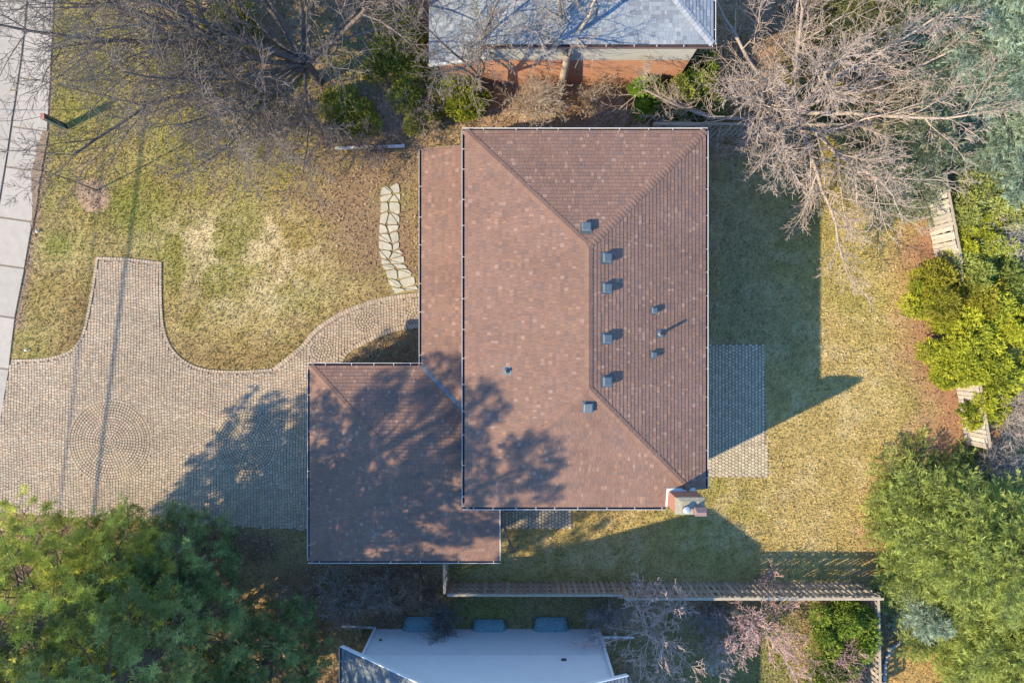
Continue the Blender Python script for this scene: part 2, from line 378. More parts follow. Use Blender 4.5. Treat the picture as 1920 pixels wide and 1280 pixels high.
for k, y0 in enumerate(range(-60, 1310, 115)):
    y1 = min(y0+115, 1319); mb = MB()
    mb.prism([G(at_y(walk_l, y0)-13, y0+1), G(at_y(walk_l, y0)-1.4, y0+1), G(at_y(walk_l, (y0+y1)/2)-1.4, (y0+y1)/2), G(at_y(walk_l, y1)-1.4, y1-1), G(at_y(walk_l, y1)-13, y1-1), G(at_y(walk_l, (y0+y1)/2)-13, (y0+y1)/2)][::-1], -0.05, 0.055, inset=0.012)
    put_local(mb, 'curb_stone', M['curb'], curb)
jb = MB(); jb.prism([G(at_y(walk_l, y)-5, y) for y in range(-60, 1320, 60)]+[G(at_y(walk_r, y)-1, y) for y in range(1300, -61, -60)], -0.03, 0.016)
put_local(jb, 'joint_bed', M['sand'], walk)

so_ = MB(); sr = random.Random(3); L_ = []; R_2 = []
for y in range(247, 430, 9):
    t = (y-247)/183; w_ = 13*math.sin(math.pi*min(1, t*1.1+.12))+2; xr = at_y(walk_r, y)
    L_.append((*G(xr-w_+sr.uniform(-2, 2), y), .046)); R_2.append((*G(xr+3+sr.uniform(-1, 1), y), .03))
n_s = len(L_); so_.add(L_+R_2, [(i, i+1, n_s+i+1, n_s+i) for i in range(n_s-1)], (.26, .19, .13)); put_local(so_, 'spilled_soil', M['ground'], walk, color=True)

# ------------------------------------------------------------------ driveway, path, patio
def paver_col(r, x, y):
    t = float(fbm(np.array(x), np.array(y), 2.5, 31)); u = r.random()
    a = np.array((0.39, 0.318, 0.222)); b = np.array((0.38, 0.318, 0.238)); c = np.array((0.42, 0.308, 0.212))
    k = a*(1-t)+(b if u < 0.5 else c)*t
    k = k*(0.80+0.40*float(fbm(np.array(x*.5), np.array(y), 1.1, 51, 3)))
    return tuple(k*(0.86+0.28*r.random()))
driveway = empty('driveway', (*G(250, 800), 0)); tag(driveway, 'interlocking stone driveway and curved front path with circle patterns', 'driveway', kind='structure')
sb = MB(); tri = drive
sb.add([(x, y, 0.004) for x, y in drive], [tuple(range(len(drive)))])
put_local(sb, 'sand_bed', M['sand'], driveway)
circles = [(207,828,80), (463,832,62), (602,657,24), (685,603,24), (783,597,25)]
CW = [(*G(x, y), r*H/F) for x, y, r in circles]
rg = random.Random(11)
pav = MB(); w = 0.125
xs = np.arange(-23.5, 0, w)
cand = []
for i, x in enumerate(xs):
    y = -9+rg.random()*0.1
    while y < 5:
        h = rg.choice([0.085, 0.125, 0.125, 0.165]); cand.append((x, y, h)); y += h
ca = np.array(cand); cx = ca[:, 0]+w/2; cy = ca[:, 1]+ca[:, 2]/2
ok = inside(cx, cy, drive)
for X, Y, R in CW: ok &= np.hypot(cx-X, cy-Y) > R-0.05
edge = dist_line(cx, cy, drive, True)
path_edge = GP(edge_d), GP(edge_e)
lawn_edge = GP(edge_a+edge_b[1:-1]+edge_c)
ok &= dist_line(cx, cy, lawn_edge) > 0.165
for pe in path_edge: ok &= dist_line(cx, cy, pe) > 0.235
ok &= edge > 0.0
for x, y, h in ca[ok]:
    j = lambda: rg.uniform(-0.006, 0.006); g = 0.0065
    z = 0.03+rg.uniform(-.005, .005)
    # a shallow swale with sunken stones lets the rows wander
    wob = 0.03*math.sin(y*1.3+x*0.7)
    P = [(x+g+wob+j(), y+g+j()), (x+w-g+wob+j(), y+g+j()), (x+w-g+wob+j(), y+h-g+j()), (x+g+wob+j(), y+h-g+j())]
    pav.prism(P, 0.0, z, paver_col(rg, x, y), inset=0.006)
put_local(pav, 'paver', M['paver'], driveway, color=True)['kind'] = 'stuff'
def ringstones(X, Y, R, name, individually):
    allb = MB(); r = 0.0; first = True
    while r < R-0.03:
        dr = 0.06 if first else min(rg.choice([0.105, 0.12, 0.135]), R-r)
        n = 1 if first else max(5, int(2*math.pi*(r+dr/2)/0.125)); off = rg.random()*6
        for k in range(n):
            a0 = off+2*math.pi*k/n; a1 = off+2*math.pi*(k+1)/n; am = (a0+a1)/2
            if first: P = [(X+0.055*math.cos(t), Y+0.055*math.sin(t)) for t in np.arange(6)*math.pi/3]
            else:
                ga = 0.009/(r+dr/2); ri, ro = r+0.009, r+dr-0.009
                P = [(X+ri*math.cos(a0+ga), Y+ri*math.sin(a0+ga)), (X+ro*math.cos(a0+ga), Y+ro*math.sin(a0+ga)), (X+ro*math.cos(am), Y+ro*math.sin(am)),
                     (X+ro*math.cos(a1-ga), Y+ro*math.sin(a1-ga)), (X+ri*math.cos(a1-ga), Y+ri*math.sin(a1-ga))]
            c = P[0]
            if not inside(np.array([sum(p[0] for p in P)/len(P)]), np.array([sum(p[1] for p in P)/len(P)]), drive)[0]: continue
            q = MB() if individually else allb
            q.prism(P, 0.0, 0.038+rg.uniform(-.003, .003), paver_col(rg, *c), inset=0.006)
            if individually: put_local(q, 'paving_stone', M['paver'], driveway, color=True)
        r += dr; first = False
    if not individually: put_local(allb, name, M['paver'], driveway, color=True)['kind'] = 'stuff'
for q, (X, Y, R) in enumerate(CW): ringstones(X, Y, R, 'circle_stone', q >= 2)
def border(line, side, wd=0.2):
    """header course along a polyline, stones lying to the given side"""
    P_l = np.array(line); sl_ = np.concatenate([[0], np.cumsum(np.hypot(*np.diff(P_l, axis=0).T))]); n = int(sl_[-1]/0.125)
    pt = lambda t: np.array((np.interp(t, sl_, P_l[:, 0]), np.interp(t, sl_, P_l[:, 1])))
    for k in range(1):
        for k in range(n):
            a, b = pt(k*sl_[-1]/n+.007), pt((k+1)*sl_[-1]/n-.007); d0 = pt(max(0, k*sl_[-1]/n-.12)); d1 = pt(min(sl_[-1], (k+1)*sl_[-1]/n+.12)); dd = (d1-d0)/np.linalg.norm(d1-d0); nn = np.array((-dd[1], dd[0]))*side
            P = [tuple(a+nn*.012), tuple(b+nn*.012), tuple(b+nn*wd), tuple(a+nn*wd)]
            if area(P) < 0: P = P[::-1]
            q = MB(); c = paver_col(rg, P[0][0], P[0][1]); q.prism(P, 0.0, 0.038+rg.uniform(-.003, .003), tuple(v*1.08 for v in c), inset=0.006)
            put_local(q, 'border_stone', M['paver'], driveway, color=True)
border(path_edge[0], -1); border(path_edge[1], 1); border(lawn_edge, -1, 0.125)

def octa_patio(name, poly, label, seed, p=0.145):
    r = random.Random(seed); cx0 = sum(q[0] for q in poly)/len(poly); cy0 = sum(q[1] for q in poly)/len(poly)
    e = empty(name, (cx0, cy0, 0)); tag(e, label, 'patio', kind='structure')
    s = MB(); s.add([(x, y, 0.004) for x, y in poly], [tuple(range(len(poly)))] if area(poly) > 0 else [tuple(range(len(poly)-1, -1, -1))]); put_local(s, 'sand_bed', M['sand'], e)
    pm = MB(); x0 = min(q[0] for q in poly); x1 = max(q[0] for q in poly); y0 = min(q[1] for q in poly); y1 = max(q[1] for q in poly)
    for i in range(int((x1-x0)/p)+1):
        for j in range(int((y1-y0)/p)+1):
            X = x0+(i+.5)*p+r.uniform(-.004, .004); Y = y0+(j+(.5 if i % 2 else 1.0))*p
            if not inside(np.array([X]), np.array([Y]), poly)[0]: continue
            P = [(X+p*.52*math.cos(a)+r.uniform(-.006, .006), Y+p*.50*math.sin(a)+r.uniform(-.006, .006)) for a in [math.pi/8+k*math.pi/4 for k in range(8)]]
            v = 0.85+0.3*r.random(); z = 0.032+r.uniform(-.006, .006)
            pm.prism(P, 0.0, z, (0.46*v, 0.395*v, 0.265*v), inset=0.008)
    put_local(pm, 'paver', M['paver'], e, color=True)['kind'] = 'stuff'
    return e
octa_patio('patio', patio, 'octagon paver patio beside the east wall of the brown roofed house', 3)
octa_patio('side_patio', sidep, 'small shaded octagon paver pad south of the house', 5)

# flagstone walk
fr = random.Random(8)
fl = [(714,350),(711,380),(710,415),(709,445),(711,475),(717,500),(727,524),(742,550)]
frt = [(750,343),(754,378),(751,415),(748,445),(753,470),(764,496),(776,520),(789,545)]
flag = empty('flagstone_walk', (*G(735, 440), 0), 'irregular pale flagstone walk leading to the front path', 'path')
def lerp(a, b, t): return (a[0]+(b[0]-a[0])*t, a[1]+(b[1]-a[1])*t)
def along(line, t):
    u = t*(len(line)-1); i = min(int(u), len(line)-2); return lerp(line[i], line[i+1], u-i)
rows = 13; grid = []
for i in range(rows+1):
    t = i/rows; a = along(fl, t); b = along(frt, t)
    mid = lerp(a, b, 0.5+fr.uniform(-.17, .17)); grid.append([(a[0]+fr.uniform(-3, 3), a[1]+fr.uniform(-4, 4)), (mid[0], mid[1]+fr.uniform(-7, 7)), (b[0]+fr.uniform(-3, 3), b[1]+fr.uniform(-4, 4))])
for i in range(rows):
    for s in (0, 1):
        q = [grid[i][s], grid[i][s+1], grid[i+1][s+1], grid[i+1][s]]
        parts = [q]
        if fr.random() < 0.25: parts = [[q[0], q[1], q[2]], [q[0], q[2], q[3]]]
        for pq in parts:
            cxm = sum(p[0] for p in pq)/len(pq); cym = sum(p[1] for p in pq)/len(pq); P = []
            n = len(pq)
            for k in range(n):      # gap and knocked-off corners
                a, b, c = pq[k-1], pq[k], pq[(k+1) % n]
                for tgt in (lerp(b, a, 0.16), lerp(b, c, 0.16)):
                    d = math.hypot(tgt[0]-cxm, tgt[1]-cym); kk = 1-1.2/d if d > 1.3 else 0.6
                    P.append(G(cxm+(tgt[0]-cxm)*kk, cym+(tgt[1]-cym)*kk))
            if area(P) < 0: P = P[::-1]
            m_ = MB(); m_.prism(P, -0.01, 0.03+fr.uniform(-.008, .008), inset=0.012); put_local(m_, 'flagstone', M['flag'], flag)

# ------------------------------------------------------------------ roofs
class Roof:
    """shingled roof faces; every face is a plane z = z0 + s * distance from its eave"""
    def __init__(s, parent, name, palette, seed, expo=0.145, mats=('shingle', 'cap'), single=0):
        s.e = parent; s.name = name; s.pal = palette; s.r = random.Random(seed); s.expo = expo; s.mats = mats; s.mb = MB(); s.pieces = []; s.single = single
    def face(s, pieces, eave_a, eave_b, z0, slope, deck=True):
        """pieces: convex ccw polygons in plan; eave from a to b with the roof rising to its left"""
        ax, ay = eave_a; L = math.hypot(eave_b[0]-ax, eave_b[1]-ay); ux, uy = (eave_b[0]-ax)/L, (eave_b[1]-ay)/L; vx, vy = -uy, ux
        r = s.r; c = 1/math.sqrt(1+slope*slope)
        tol = lambda x, y: ((x-ax)*ux+(y-ay)*uy, (x-ax)*vx+(y-ay)*vy)
        loc = [[tol(*p) for p in pc] for pc in pieces]
        dmax = max(q[1] for pc in loc for q in pc); umin = min(q[0] for pc in loc for q in pc); umax = max(q[0] for pc in loc for q in pc)
        if deck:
            d = MB()
            for pc in pieces:
                z = [z0+slope*tol(*p)[1] for p in pc]; n = len(pc)
                d.add([(p[0], p[1], zz-0.004) for p, zz in zip(pc, z)]+[(p[0], p[1], zz-0.10) for p, zz in zip(pc, z)],
                      [tuple(range(n)), tuple(range(2*n-1, n-1, -1))]+[(i, n+i, n+(i+1) % n, (i+1) % n) for i in range(n)])
            d.build('roof_deck', M['deck'], s.e)
        e = s.expo*c; v = -0.02
        while v < dmax:
            u = umin-r.random()*0.3
            while u < umax:
                wd = r.choice([0.10, 0.13, 0.16, 0.2, 0.28])
                for pc in loc:
                    P = clip_convex([(u+0.003, v), (u+wd-0.003, v), (u+wd-0.003, v+e), (u+0.003, v+e)], pc if v > 0 else [(x, y-0.03) if y < 0.01 else (x, y) for x, y in pc])
                    if len(P) < 3 or abs(area(P)) < 4e-4: continue
                    t = r.random(); col = s.pal[0]
                    for thr, cc in s.pal[1]:
                        if t < thr: col = cc; break
                    if col[0] > s.pal[0][0]*1.2 and wd > .17: col = s.pal[0]
                    k = (0.93+0.14*r.random())*(0.86+0.28*float(fbm(np.array(u*1.0+ax*3), np.array(v*.35+ay*3), 1.3, 41, 3))); col = tuple(q*k for q in col)
                    th = 0.013+0.005*r.random() if col[0] < s.pal[0][0]*1.1 else 0.020
                    top = []; bot = []
                    for (a, b) in P:
                        f = 1-(b-v)/e; x = ax+a*ux+b*vx; y = ay+a*uy+b*vy; z = z0+slope*b
                        top.append((x, y, z+0.004+th*f)); bot.append((x, y, z-0.002))
                    n = len(P)
                    s.pieces.append((abs(area(P)), top+bot, [tuple(range(n))]+[(i, n+i, n+(i+1) % n, (i+1) % n) for i in range(n)], col))
                u += wd
            v += e
    def finish(s):
        order = sorted(range(len(s.pieces)), key=lambda i: -s.pieces[i][0]); big = order[:max(s.single*4, 1)]; s.r.shuffle(big); big = set(big[:s.single])
        for i, (a, Vv, Ff, c) in enumerate(s.pieces):
            if i in big:
                q = MB(); q.add(Vv, Ff, c); q.build('shingle', M[s.mats[0]], s.e, color=True)
            else: s.mb.add(Vv, Ff, c)
        s.mb.build('shingle_field', M[s.mats[0]], s.e, color=True)['kind'] = 'stuff'
    def caps(s, a, b, drop, half=0.135, expo=0.15):
        """overlapping cap shingles from a (low) to b (high); drop = fall per metre sideways"""
        a = Vector(a); b = Vector(b); d = b-a; L = d.length; d.normalize(); side = Vector((-d.y, d.x, 0)).normalized(); up = d.cross(side)
        if up.z < 0: up = -up
        key = MB(); ln = expo*1.35; V = []
        for t, lift in ((0, 0.034), (ln, 0.014)):
            for k in (-1, -0.35, 0, 0.35, 1):
                z = -abs(k)*half*drop+(0.0 if abs(k) > 0.3 else -0.006*0)+lift; V.append((t, k*half, z))
            for k in (-1, -0.35, 0, 0.35, 1): V.append((t, k*half, -abs(k)*half*drop+lift-0.016))
        Fc = [(i, i+1, i+11, i+10)[::-1] for i in range(4)]+[(i, i+5, i+6, i+1)[::-1] for i in range(4)]+[(0, 10, 15, 5), (4, 9, 19, 14)]
        Fc = [f if True else f for f in Fc]
        me = bpy.data.meshes.new('ridge_cap'); me.from_pydata(V, [], Fc); me.materials.append(M[s.mats[1]]); me.update()
        n = int(L/expo)
        for k in range(n):
            o = bpy.data.objects.new('ridge_cap', me); p = a+d*(k*L/n)
            mtx = Matrix((d, side, up)).transposed().to_4x4(); mtx.translation = p; o.matrix_world = mtx
            link(o, s.e)

def gutter(parent, p0, p1, out, z, hang=0.95, seed=0, front='white'):
    """open trough with a white front lip along an eave, hangers across"""
    r = random.Random(seed); x0, y0 = p0; x1, y1 = p1; L = math.hypot(x1-x0, y1-y0); ux, uy = (x1-x0)/L, (y1-y0)/L; ox, oy = out
    q = MB(); W = 0.125
    def seg(i0, i1, z0, z1, mi):
        a = [(x0+ox*i0, y0+oy*i0), (x1+ox*i0, y1+oy*i0), (x1+ox*i1, y1+oy*i1), (x0+ox*i1, y0+oy*i1)]
        if area(a) < 0: a = a[::-1]
        q.prism(a, z0, z1, (1, 1, 1), mi, True)
    seg(-0.03, 0.0, z-0.13, z-0.012, 0); seg(0.001, W-0.018, z-0.13, z-0.09, 1); seg(W-0.017, W, z-0.13, z+0.005, 0)
    g = q.build('gutter', [M[front], M['trough']], parent)
    k = r.uniform(0.3, 0.8)
    while k < L-0.1:
        b = MB(); b.bar((x0+ux*k+ox*0.0, y0+uy*k+oy*0.0, z-0.003), (x0+ux*k+ox*(W-0.02), y0+uy*k+oy*(W-0.02), z+0.0), 0.022, 0.008)
        b.build('hanger', M['white'], g); k += hang*r.uniform(0.75, 1.25)

# ------------------------------------------------------------------ the brown-roofed house
house = empty('brick_house', (2.5, 1, 0), 'large house with brown shingled hip roof, attached garage and brick chimney', 'house')
def keep_world(o, p):     # children are built in world coordinates
    o.matrix_parent_inverse = p.matrix_world.inverted()
bpy.context.view_layer.update()
he, sl, hg = 4.55, 0.27, 2.72
x0, x1, y0, y1 = -1.746, 7.20, -6.15, 7.84
hw = (x1-x0)/2; rx = (x0+x1)/2; ry1 = y1-hw; ry0 = y0+hw; hr = he+sl*hw
house.location = (0, 0, 0)
roofp = MB().build('roof', M['deck'], house) if False else None
wallm = MB()
def wallbox(mb, xa, xb, ya, yb, za, zb): mb.box(xa, xb, ya, yb, za, zb)
wallm.box(x0+0.4, x1-0.4, y0+0.4+0.3, y1-0.4, -0.1, he-0.05); wallm.build('wall', M['brick'], house)
g2 = MB(); g2.box(-7.7, -1.35, -8.38, -1.35, -0.1, hg-0.06); g2.build('garage_wall', M['brick'], house)
g3 = MB(); g3.box(-1.349, -0.75, -8.38, -5.46, -0.1, hg-0.06); g3.build('garage_wall', M['brick'], house)
g4 = MB(); g4.box(-2.75, -1.348, -1.34, 7.35, -0.1, hg-0.06); g4.build('porch_wall', M['brick'], house)
BROWN = ((0.232, 0.143, 0.107), [(0.09, (0.305, 0.198, 0.150)), (0.13, (0.285, 0.172, 0.117)), (0.30, (0.214, 0.135, 0.105)), (0.38, (0.196, 0.133, 0.111)), (0.60, (0.242, 0.148, 0.110))])
roof = empty('roof'); roof.parent = house
R1 = Roof(roof, 'main', BROWN, 1, single=150)
R1.face([[(x0, y1), (x0, y0), (rx, ry0), (rx, ry1)]], (x0, y1), (x0, y0), he, sl)                       # west
R1.face([[(x1, y1), (x0, y1), (rx, ry1)]], (x1, y1), (x0, y1), he, sl)                                  # north
cx_, cy_ = 5.75, -5.50
tE = (cy_-y0)                                                                                            # hip point at the notch
R1.face([[(x1, cy_), (x1, y1), (rx, ry1), (rx, ry0), (x1-tE, cy_)]], (x1, y0), (x1, y1), he, sl)          # east
xh = rx+(cx_-rx); yh = y0+(x1-cx_)
R1.face([[(x0, y0), (cx_, y0), (cx_, yh), (rx, ry0)], [(cx_, cy_), (x1-tE, cy_), (cx_, yh)]], (x0, y0), (x1, y0), he, sl)   # south with the chimney notch
R1.finish()
dp = sl*0.7071/1.0
for a, b in (((x0, y1, he), (rx, ry1, hr)), ((x1, y1, he), (rx, ry1, hr)), ((x0, y0, he), (rx, ry0, hr)), ((x1-tE, cy_, he+sl*tE), (rx, ry0, hr))): R1.caps(a, b, dp)
R1.caps((rx, ry0, hr), (rx, ry1, hr), sl)
# garage roof
ga0, ga1, gb0, gb1 = -8.06, -0.47, -8.74, -0.98; gh = (gb1-gb0)/2; gm = (gb0+gb1)/2; gsl = 0.30; gr = hg+gsl*gh
groof = empty('garage_roof'); groof.parent = house
R2 = Roof(groof, 'garage', BROWN, 2, single=90)
pw = -1.36                                                                                              # plane of the upper wall
vx_ = pw; vy_ = gb1-(pw+3.60)                                                                           # valley top
R2.face([[(ga0, gb1), (ga0, gb0), (ga0+gh, gm)]], (ga0, gb1), (ga0, gb0), hg, gsl)                       # west
R2.face([[(ga0, gb0), (ga1, gb0), (ga1, -5.46), (ga0+gh-0.6+ (0), -5.46)], [(ga0+gh-0.6, -5.46), (pw, -5.46), (pw, gm), (ga0+gh, gm)]], (ga0, gb0), (ga1, gb0), hg, gsl)   # south
R2.face([[(-3.60, gb1), (ga0, gb1), (ga0+gh, gm), (pw, gm), (vx_, vy_)]], (ga1, gb1), (ga0, gb1), hg, gsl) # north
R2.finish()
for a, b in (((ga0, gb1, hg), (ga0+gh, gm, gr)), ((ga0, gb0, hg), (ga0+gh, gm, gr))): R2.caps(a, b, gsl*0.7071)
R2.caps((pw, gm, gr), (ga0+gh, gm, gr), gsl)
proof = empty('porch_roof'); proof.parent = house
R3 = Roof(proof, 'porch', BROWN, 3, single=60)
py1 = 7.66
R3.face([[(-3.60, py1), (-3.60, gb1), (vx_, vy_), (vx_, py1)]], (-3.60, py1), (-3.60, gb1), hg, gsl)
R3.finish()
vb = MB(); vb.bar((-3.60, gb1, hg+0.03), (vx_, vy_, hg+gsl*(vx_+3.60)+0.03), 0.16, 0.012); vb.build('valley_flashing', M['flash'], proof)
# gutters
gz = he-0.015
gutter(house, (x0, y0), (x0, y1), (-1, 0), gz, 1.0, 1); gutter(house, (x0-0.1, y1), (x1+0.1, y1), (0, 1), gz, 1.0, 2)
gutter(house, (x1, cy_), (x1, y1), (1, 0), gz, 1.0, 3); gutter(house, (x0-0.1, y0), (cx_, y0), (0, -1), gz, 0.9, 4)
gz = hg-0.015
gutter(house, (ga0, gb0), (ga0, gb1), (-1, 0), gz, 1.3, 5); gutter(house, (ga0-0.1, gb1), (-3.62, gb1), (0, 1), gz, 0.9, 6)
gutter(house, (ga0-0.1, gb0), (ga1, gb0), (0, -1), gz, 1.5, 7); gutter(house, (-3.60, gb1+0.02), (-3.60, py1), (-1, 0), gz, 1.4, 8)
rk = MB(); rk.bar((ga1-0.0, gb0, hg-0.02), (ga1-0.0, -5.46, hg+gsl*3.28-0.02), 0.03, 0.12); rk.build('fascia', M['white'], house)
rk = MB(); rk.bar((-3.6, py1+0.02, hg-0.03), (vx_, py1+0.02, hg+gsl*(vx_+3.6)-0.03), 0.03, 0.12); rk.build('fascia', M['plank'], house)
# flashing round the chimney notch
fm = MB(); fm.bar((cx_, y0+0.03, he+0.03), (cx_, cy_+0.02, he+sl*(cy_-y0)+0.05), 0.07, 0.05); fm.bar((cx_-0.03, cy_+0.02, he+sl*(cy_-y0)+0.05), (x1-0.42, cy_+0.02, he+sl*0.42+0.04), 0.13, 0.05)
fm.build('chimney_flashing', M['white'], house)
# chimney
ch = MB(); CX0, CX1, CY0, CY1, CT = 5.80, 6.80, -6.10, -5.53, 5.85
ch.box(CX0, CX1, CY0, CY1, -0.1, CT-0.06); chimney = ch.build('chimney', M['brick'], house)
cc = MB(); cc.add([(CX0-.02, CY0-.02, CT-.06), (CX1+.02, CY0-.02, CT-.06), (CX1+.02, CY1+.02, CT-.06), (CX0-.02, CY1+.02, CT-.06), (CX0-.02, CY0-.02, CT), (CX1+.02, CY0-.02, CT), (CX1+.02, CY1+.02, CT), (CX0-.02, CY1+.02, CT),
                  (CX0+.2, CY0+.12, CT+.06), (CX1-.2, CY0+.12, CT+.06), (CX1-.2, CY1-.12, CT+.06), (CX0+.2, CY1-.12, CT+.06)],
                 [(0,1,5,4),(1,2,6,5),(2,3,7,6),(3,0,4,7),(4,5,9,8),(5,6,10,9),(6,7,11,10),(7,4,8,11),(8,9,10,11)]); cc.build('mortar_crown', M['mortar'], chimney)
fl_ = MB(); fl_.tube([(CX0+.32, CY0+.2, CT+.02), (CX0+.32, CY0+.2, CT+.22)], 0.10, 16); fl_.build('flue', M['pipe'], chimney)
fl_ = MB(); fl_.tube([(CX0+.32, CY0+.2, CT+.24), (CX0+.32, CY0+.2, CT+.27), (CX0+.32, CY0+.2, CT+.31)], [0.13, 0.125, 0.05], 18); fl_.build('flue_cap', M['steel'], chimney)
fl_ = MB(); bx0, bx1, by0, by1 = CX1-.40, CX1-.03, CY0+.03, CY0+.30
fl_.box(bx0, bx1, by0, by1, CT+.0, CT+.34)
fl_.add([(bx0-.02, by0-.02, CT+.341), (bx1+.02, by0-.02, CT+.341), (bx1+.02, by1+.02, CT+.341), (bx0-.02, by1+.02, CT+.341), (bx0+.02, (by0+by1)/2, CT+.47), (bx1-.02, (by0+by1)/2, CT+.47)],
        [(0,1,5,4),(1,2,5),(2,3,4,5),(3,0,4),(3,2,1,0)]); fl_.build('hooded_flue', M['clay'], chimney)
# roof vents
def roof_z(x, y): return he+sl*min(x-x0, x1-x, y-y0, y1-y)
def vent(px, py, size, hgt, nrm):
    h = 6.0
    for _ in range(4): x, y = G(px, py, h+hgt*0.7); h = roof_z(x, y)
    nxx, nyy = nrm; z = h
    e = empty('roof_vent'); e.parent = house; s = size/2
    ang = math.atan2(nyy, nxx); tilt = math.atan(sl)
    mtx = Matrix.Translation((x, y, z)) @ Matrix.Rotation(ang, 4, 'Z') @ Matrix.Rotation(tilt, 4, 'Y')
    b = MB(); b.box(-s*1.35, s*1.35, -s*1.3, s*1.3, 0.012, 0.026); o = b.build('flange', M['flash'], e); o.matrix_world = mtx
    b = MB(); b.box(-s*.85, s*.85, -s*.85, s*.85, 0.02, hgt*.72); o = b.build('throat', M['pipe'], e); o.matrix_world = mtx
    b = MB(); t = s*.78; z0_, z1_ = hgt*.55, hgt
    b.add([(-s,-s,z0_),(s,-s,z0_),(s,s,z0_),(-s,s,z0_),(-s,-s,z1_*.88),(s,-s,z1_*.88),(s,s,z1_*.88),(-s,s,z1_*.88),(-t,-t,z1_),(t,-t,z1_),(t,t,z1_),(-t,t,z1_)],
          [(3,2,1,0),(0,1,5,4),(1,2,6,5),(2,3,7,6),(3,0,4,7),(4,5,9,8),(5,6,10,9),(6,7,11,10),(7,4,8,11),(8,9,10,11)])
    o = b.build('hood', M['vent'], e); o.matrix_world = mtx
vent(1100, 427, 0.33, 0.20, (0, 1))
for py in (483, 540, 635, 715): vent(1137, py, 0.33, 0.22, (1, 0))
vent(1103, 763, 0.33, 0.17, (0, -1)); vent(1226, 582, 0.21, 0.16, (1, 0)); vent(1225, 665, 0.21, 0.16, (1, 0))
def stack(px, py, hgt, r):
    h = 5.5
    for _ in range(4): x, y = G(px, py, h+0.1); h = roof_z(x, y)
    e = empty('vent_pipe'); e.parent = house
    b = MB(); b.tube([(x, y, h-0.05), (x, y, h+hgt)], r, 12, cap=False); b.tube([(x, y, h-0.05), (x, y, h+hgt-.02)], r*.75, 12, cap=True); b.build('stack', M['pipe'], e)
    b = MB(); b.tube([(x, y, h+0.0), (x, y, h+0.05), (x, y, h+.10)], [r*2.6, r*2.2, r*1.15], 12); b.build('boot', M['flash'], e)
    b = MB(); b.box(-.17, .17, -.15, .15, 0.012, 0.022); o = b.build('flange', M['flash'], e)
    o.matrix_world = Matrix.Translation((x, y, h)) @ Matrix.Rotation(math.atan(sl)*(1 if x > rx else -1), 4, 'Y')
stack(1240, 625, 0.45, 0.055); stack(951, 695, 0.16, 0.05)
# windows and doors of the walls that lean into view from beside the camera
def window(parent, c, wd, hgt, face, m='white'):
    x, y, z = c; fx, fy = face; q = MB()
    def bx(a0, a1, z0, z1, d0, d1, mb):
        P = [(x-fy*a0+fx*d0, y+fx*a0+fy*d0), (x-fy*a1+fx*d0, y+fx*a1+fy*d0), (x-fy*a1+fx*d1, y+fx*a1+fy*d1), (x-fy*a0+fx*d1, y+fx*a0+fy*d1)]
        if area(P) < 0: P = P[::-1]
        mb.prism(P, z0, z1, bottom=True)
    for a0, a1, z0, z1 in ((-wd/2, wd/2, z-hgt/2-.06, z-hgt/2), (-wd/2, wd/2, z+hgt/2, z+hgt/2+.06), (-wd/2-.06, -wd/2, z-hgt/2-.06, z+hgt/2+.06), (wd/2, wd/2+.06, z-hgt/2-.06, z+hgt/2+.06)): bx(a0, a1, z0, z1, -.02, .05, q)
    o = q.build('window', M[m], parent); g = MB(); bx(-wd/2+.002, wd/2-.002, z-hgt/2+.002, z+hgt/2-.002, -.02, .015, g); g.build('pane', M['glass'], o)
for yy in (-3.6, -0.5, 3.0, 5.9): window(house, (x1-0.4, yy, 3.1), 1.3, 1.1, (1, 0))
for yy in (0.5, 4.5): window(house, (-2.75, yy, 1.6), 1.6, 1.2, (-1, 0))
gd = MB()
for k in range(4): gd.box(-7.76, -7.69, -7.4, -2.4, 0.03+k*.54, 0.55+k*.54)
gd.build('garage_door', M['white'], house)
# wooden prop leaning by the garage corner
pl = MB(); a = (*G(932, 950, 2.3), 2.3); b = (*G(963, 1036, 0.03), 0.04); pl.bar(a, b, 0.11, 0.05)
tag(pl.build('leaning_board', M['plank']), 'long brown board leaning at the rear corner of the garage roof', 'board')

# ------------------------------------------------------------------ north neighbour
north = empty('neighbour_house', (0, 0, 0), 'neighbouring house with grey shingled hip roof above orange brick wall', 'house')
q = MB(); q.box(-0.85, 7.15, 11.3, 19.7, -0.1, 2.55); q.build('brick_wall', M['obrick'], north)
q = MB(); q.box(-0.84, 7.14, 11.31, 19.69, 2.553, 4.5)
q.build('upper_wall', M['nsiding'], north)
q = MB()
for k in range(7): q.box(-0.84, 7.14, 11.285, 11.308, 2.58+k*.27, 2.58+k*.27+.255)
q.build('siding_board', M['nsiding'], north)
q = MB(); q.box(-3.0, -0.852, 11.32, 18, -0.1, 2.62); q.build('wing_wall', M['obrick'], north)
GREY = ((0.245, 0.28, 0.31), [(0.22, (0.195, 0.215, 0.24)), (0.34, (0.31, 0.33, 0.345)), (0.5, (0.285, 0.31, 0.33))])
nroof = empty('roof'); nroof.parent = north
nx0, nx1, ny0, ny1, nh = -1.15, 7.47, 11.06, 20.0, 4.6; nw = (nx1-nx0)/2; nrx = (nx0+nx1)/2
R4 = Roof(nroof, 'north', GREY, 4, expo=0.145, mats=('gshingle', 'gcap'), single=60)
R4.face([[(nx0, ny0), (nx1, ny0), (nrx, ny0+nw)]], (nx0, ny0), (nx1, ny0), nh, sl)
R4.face([[(nx1, ny0), (nx1, ny1), (nrx, ny1-nw), (nrx, ny0+nw)]], (nx1, ny0), (nx1, ny1), nh, sl)
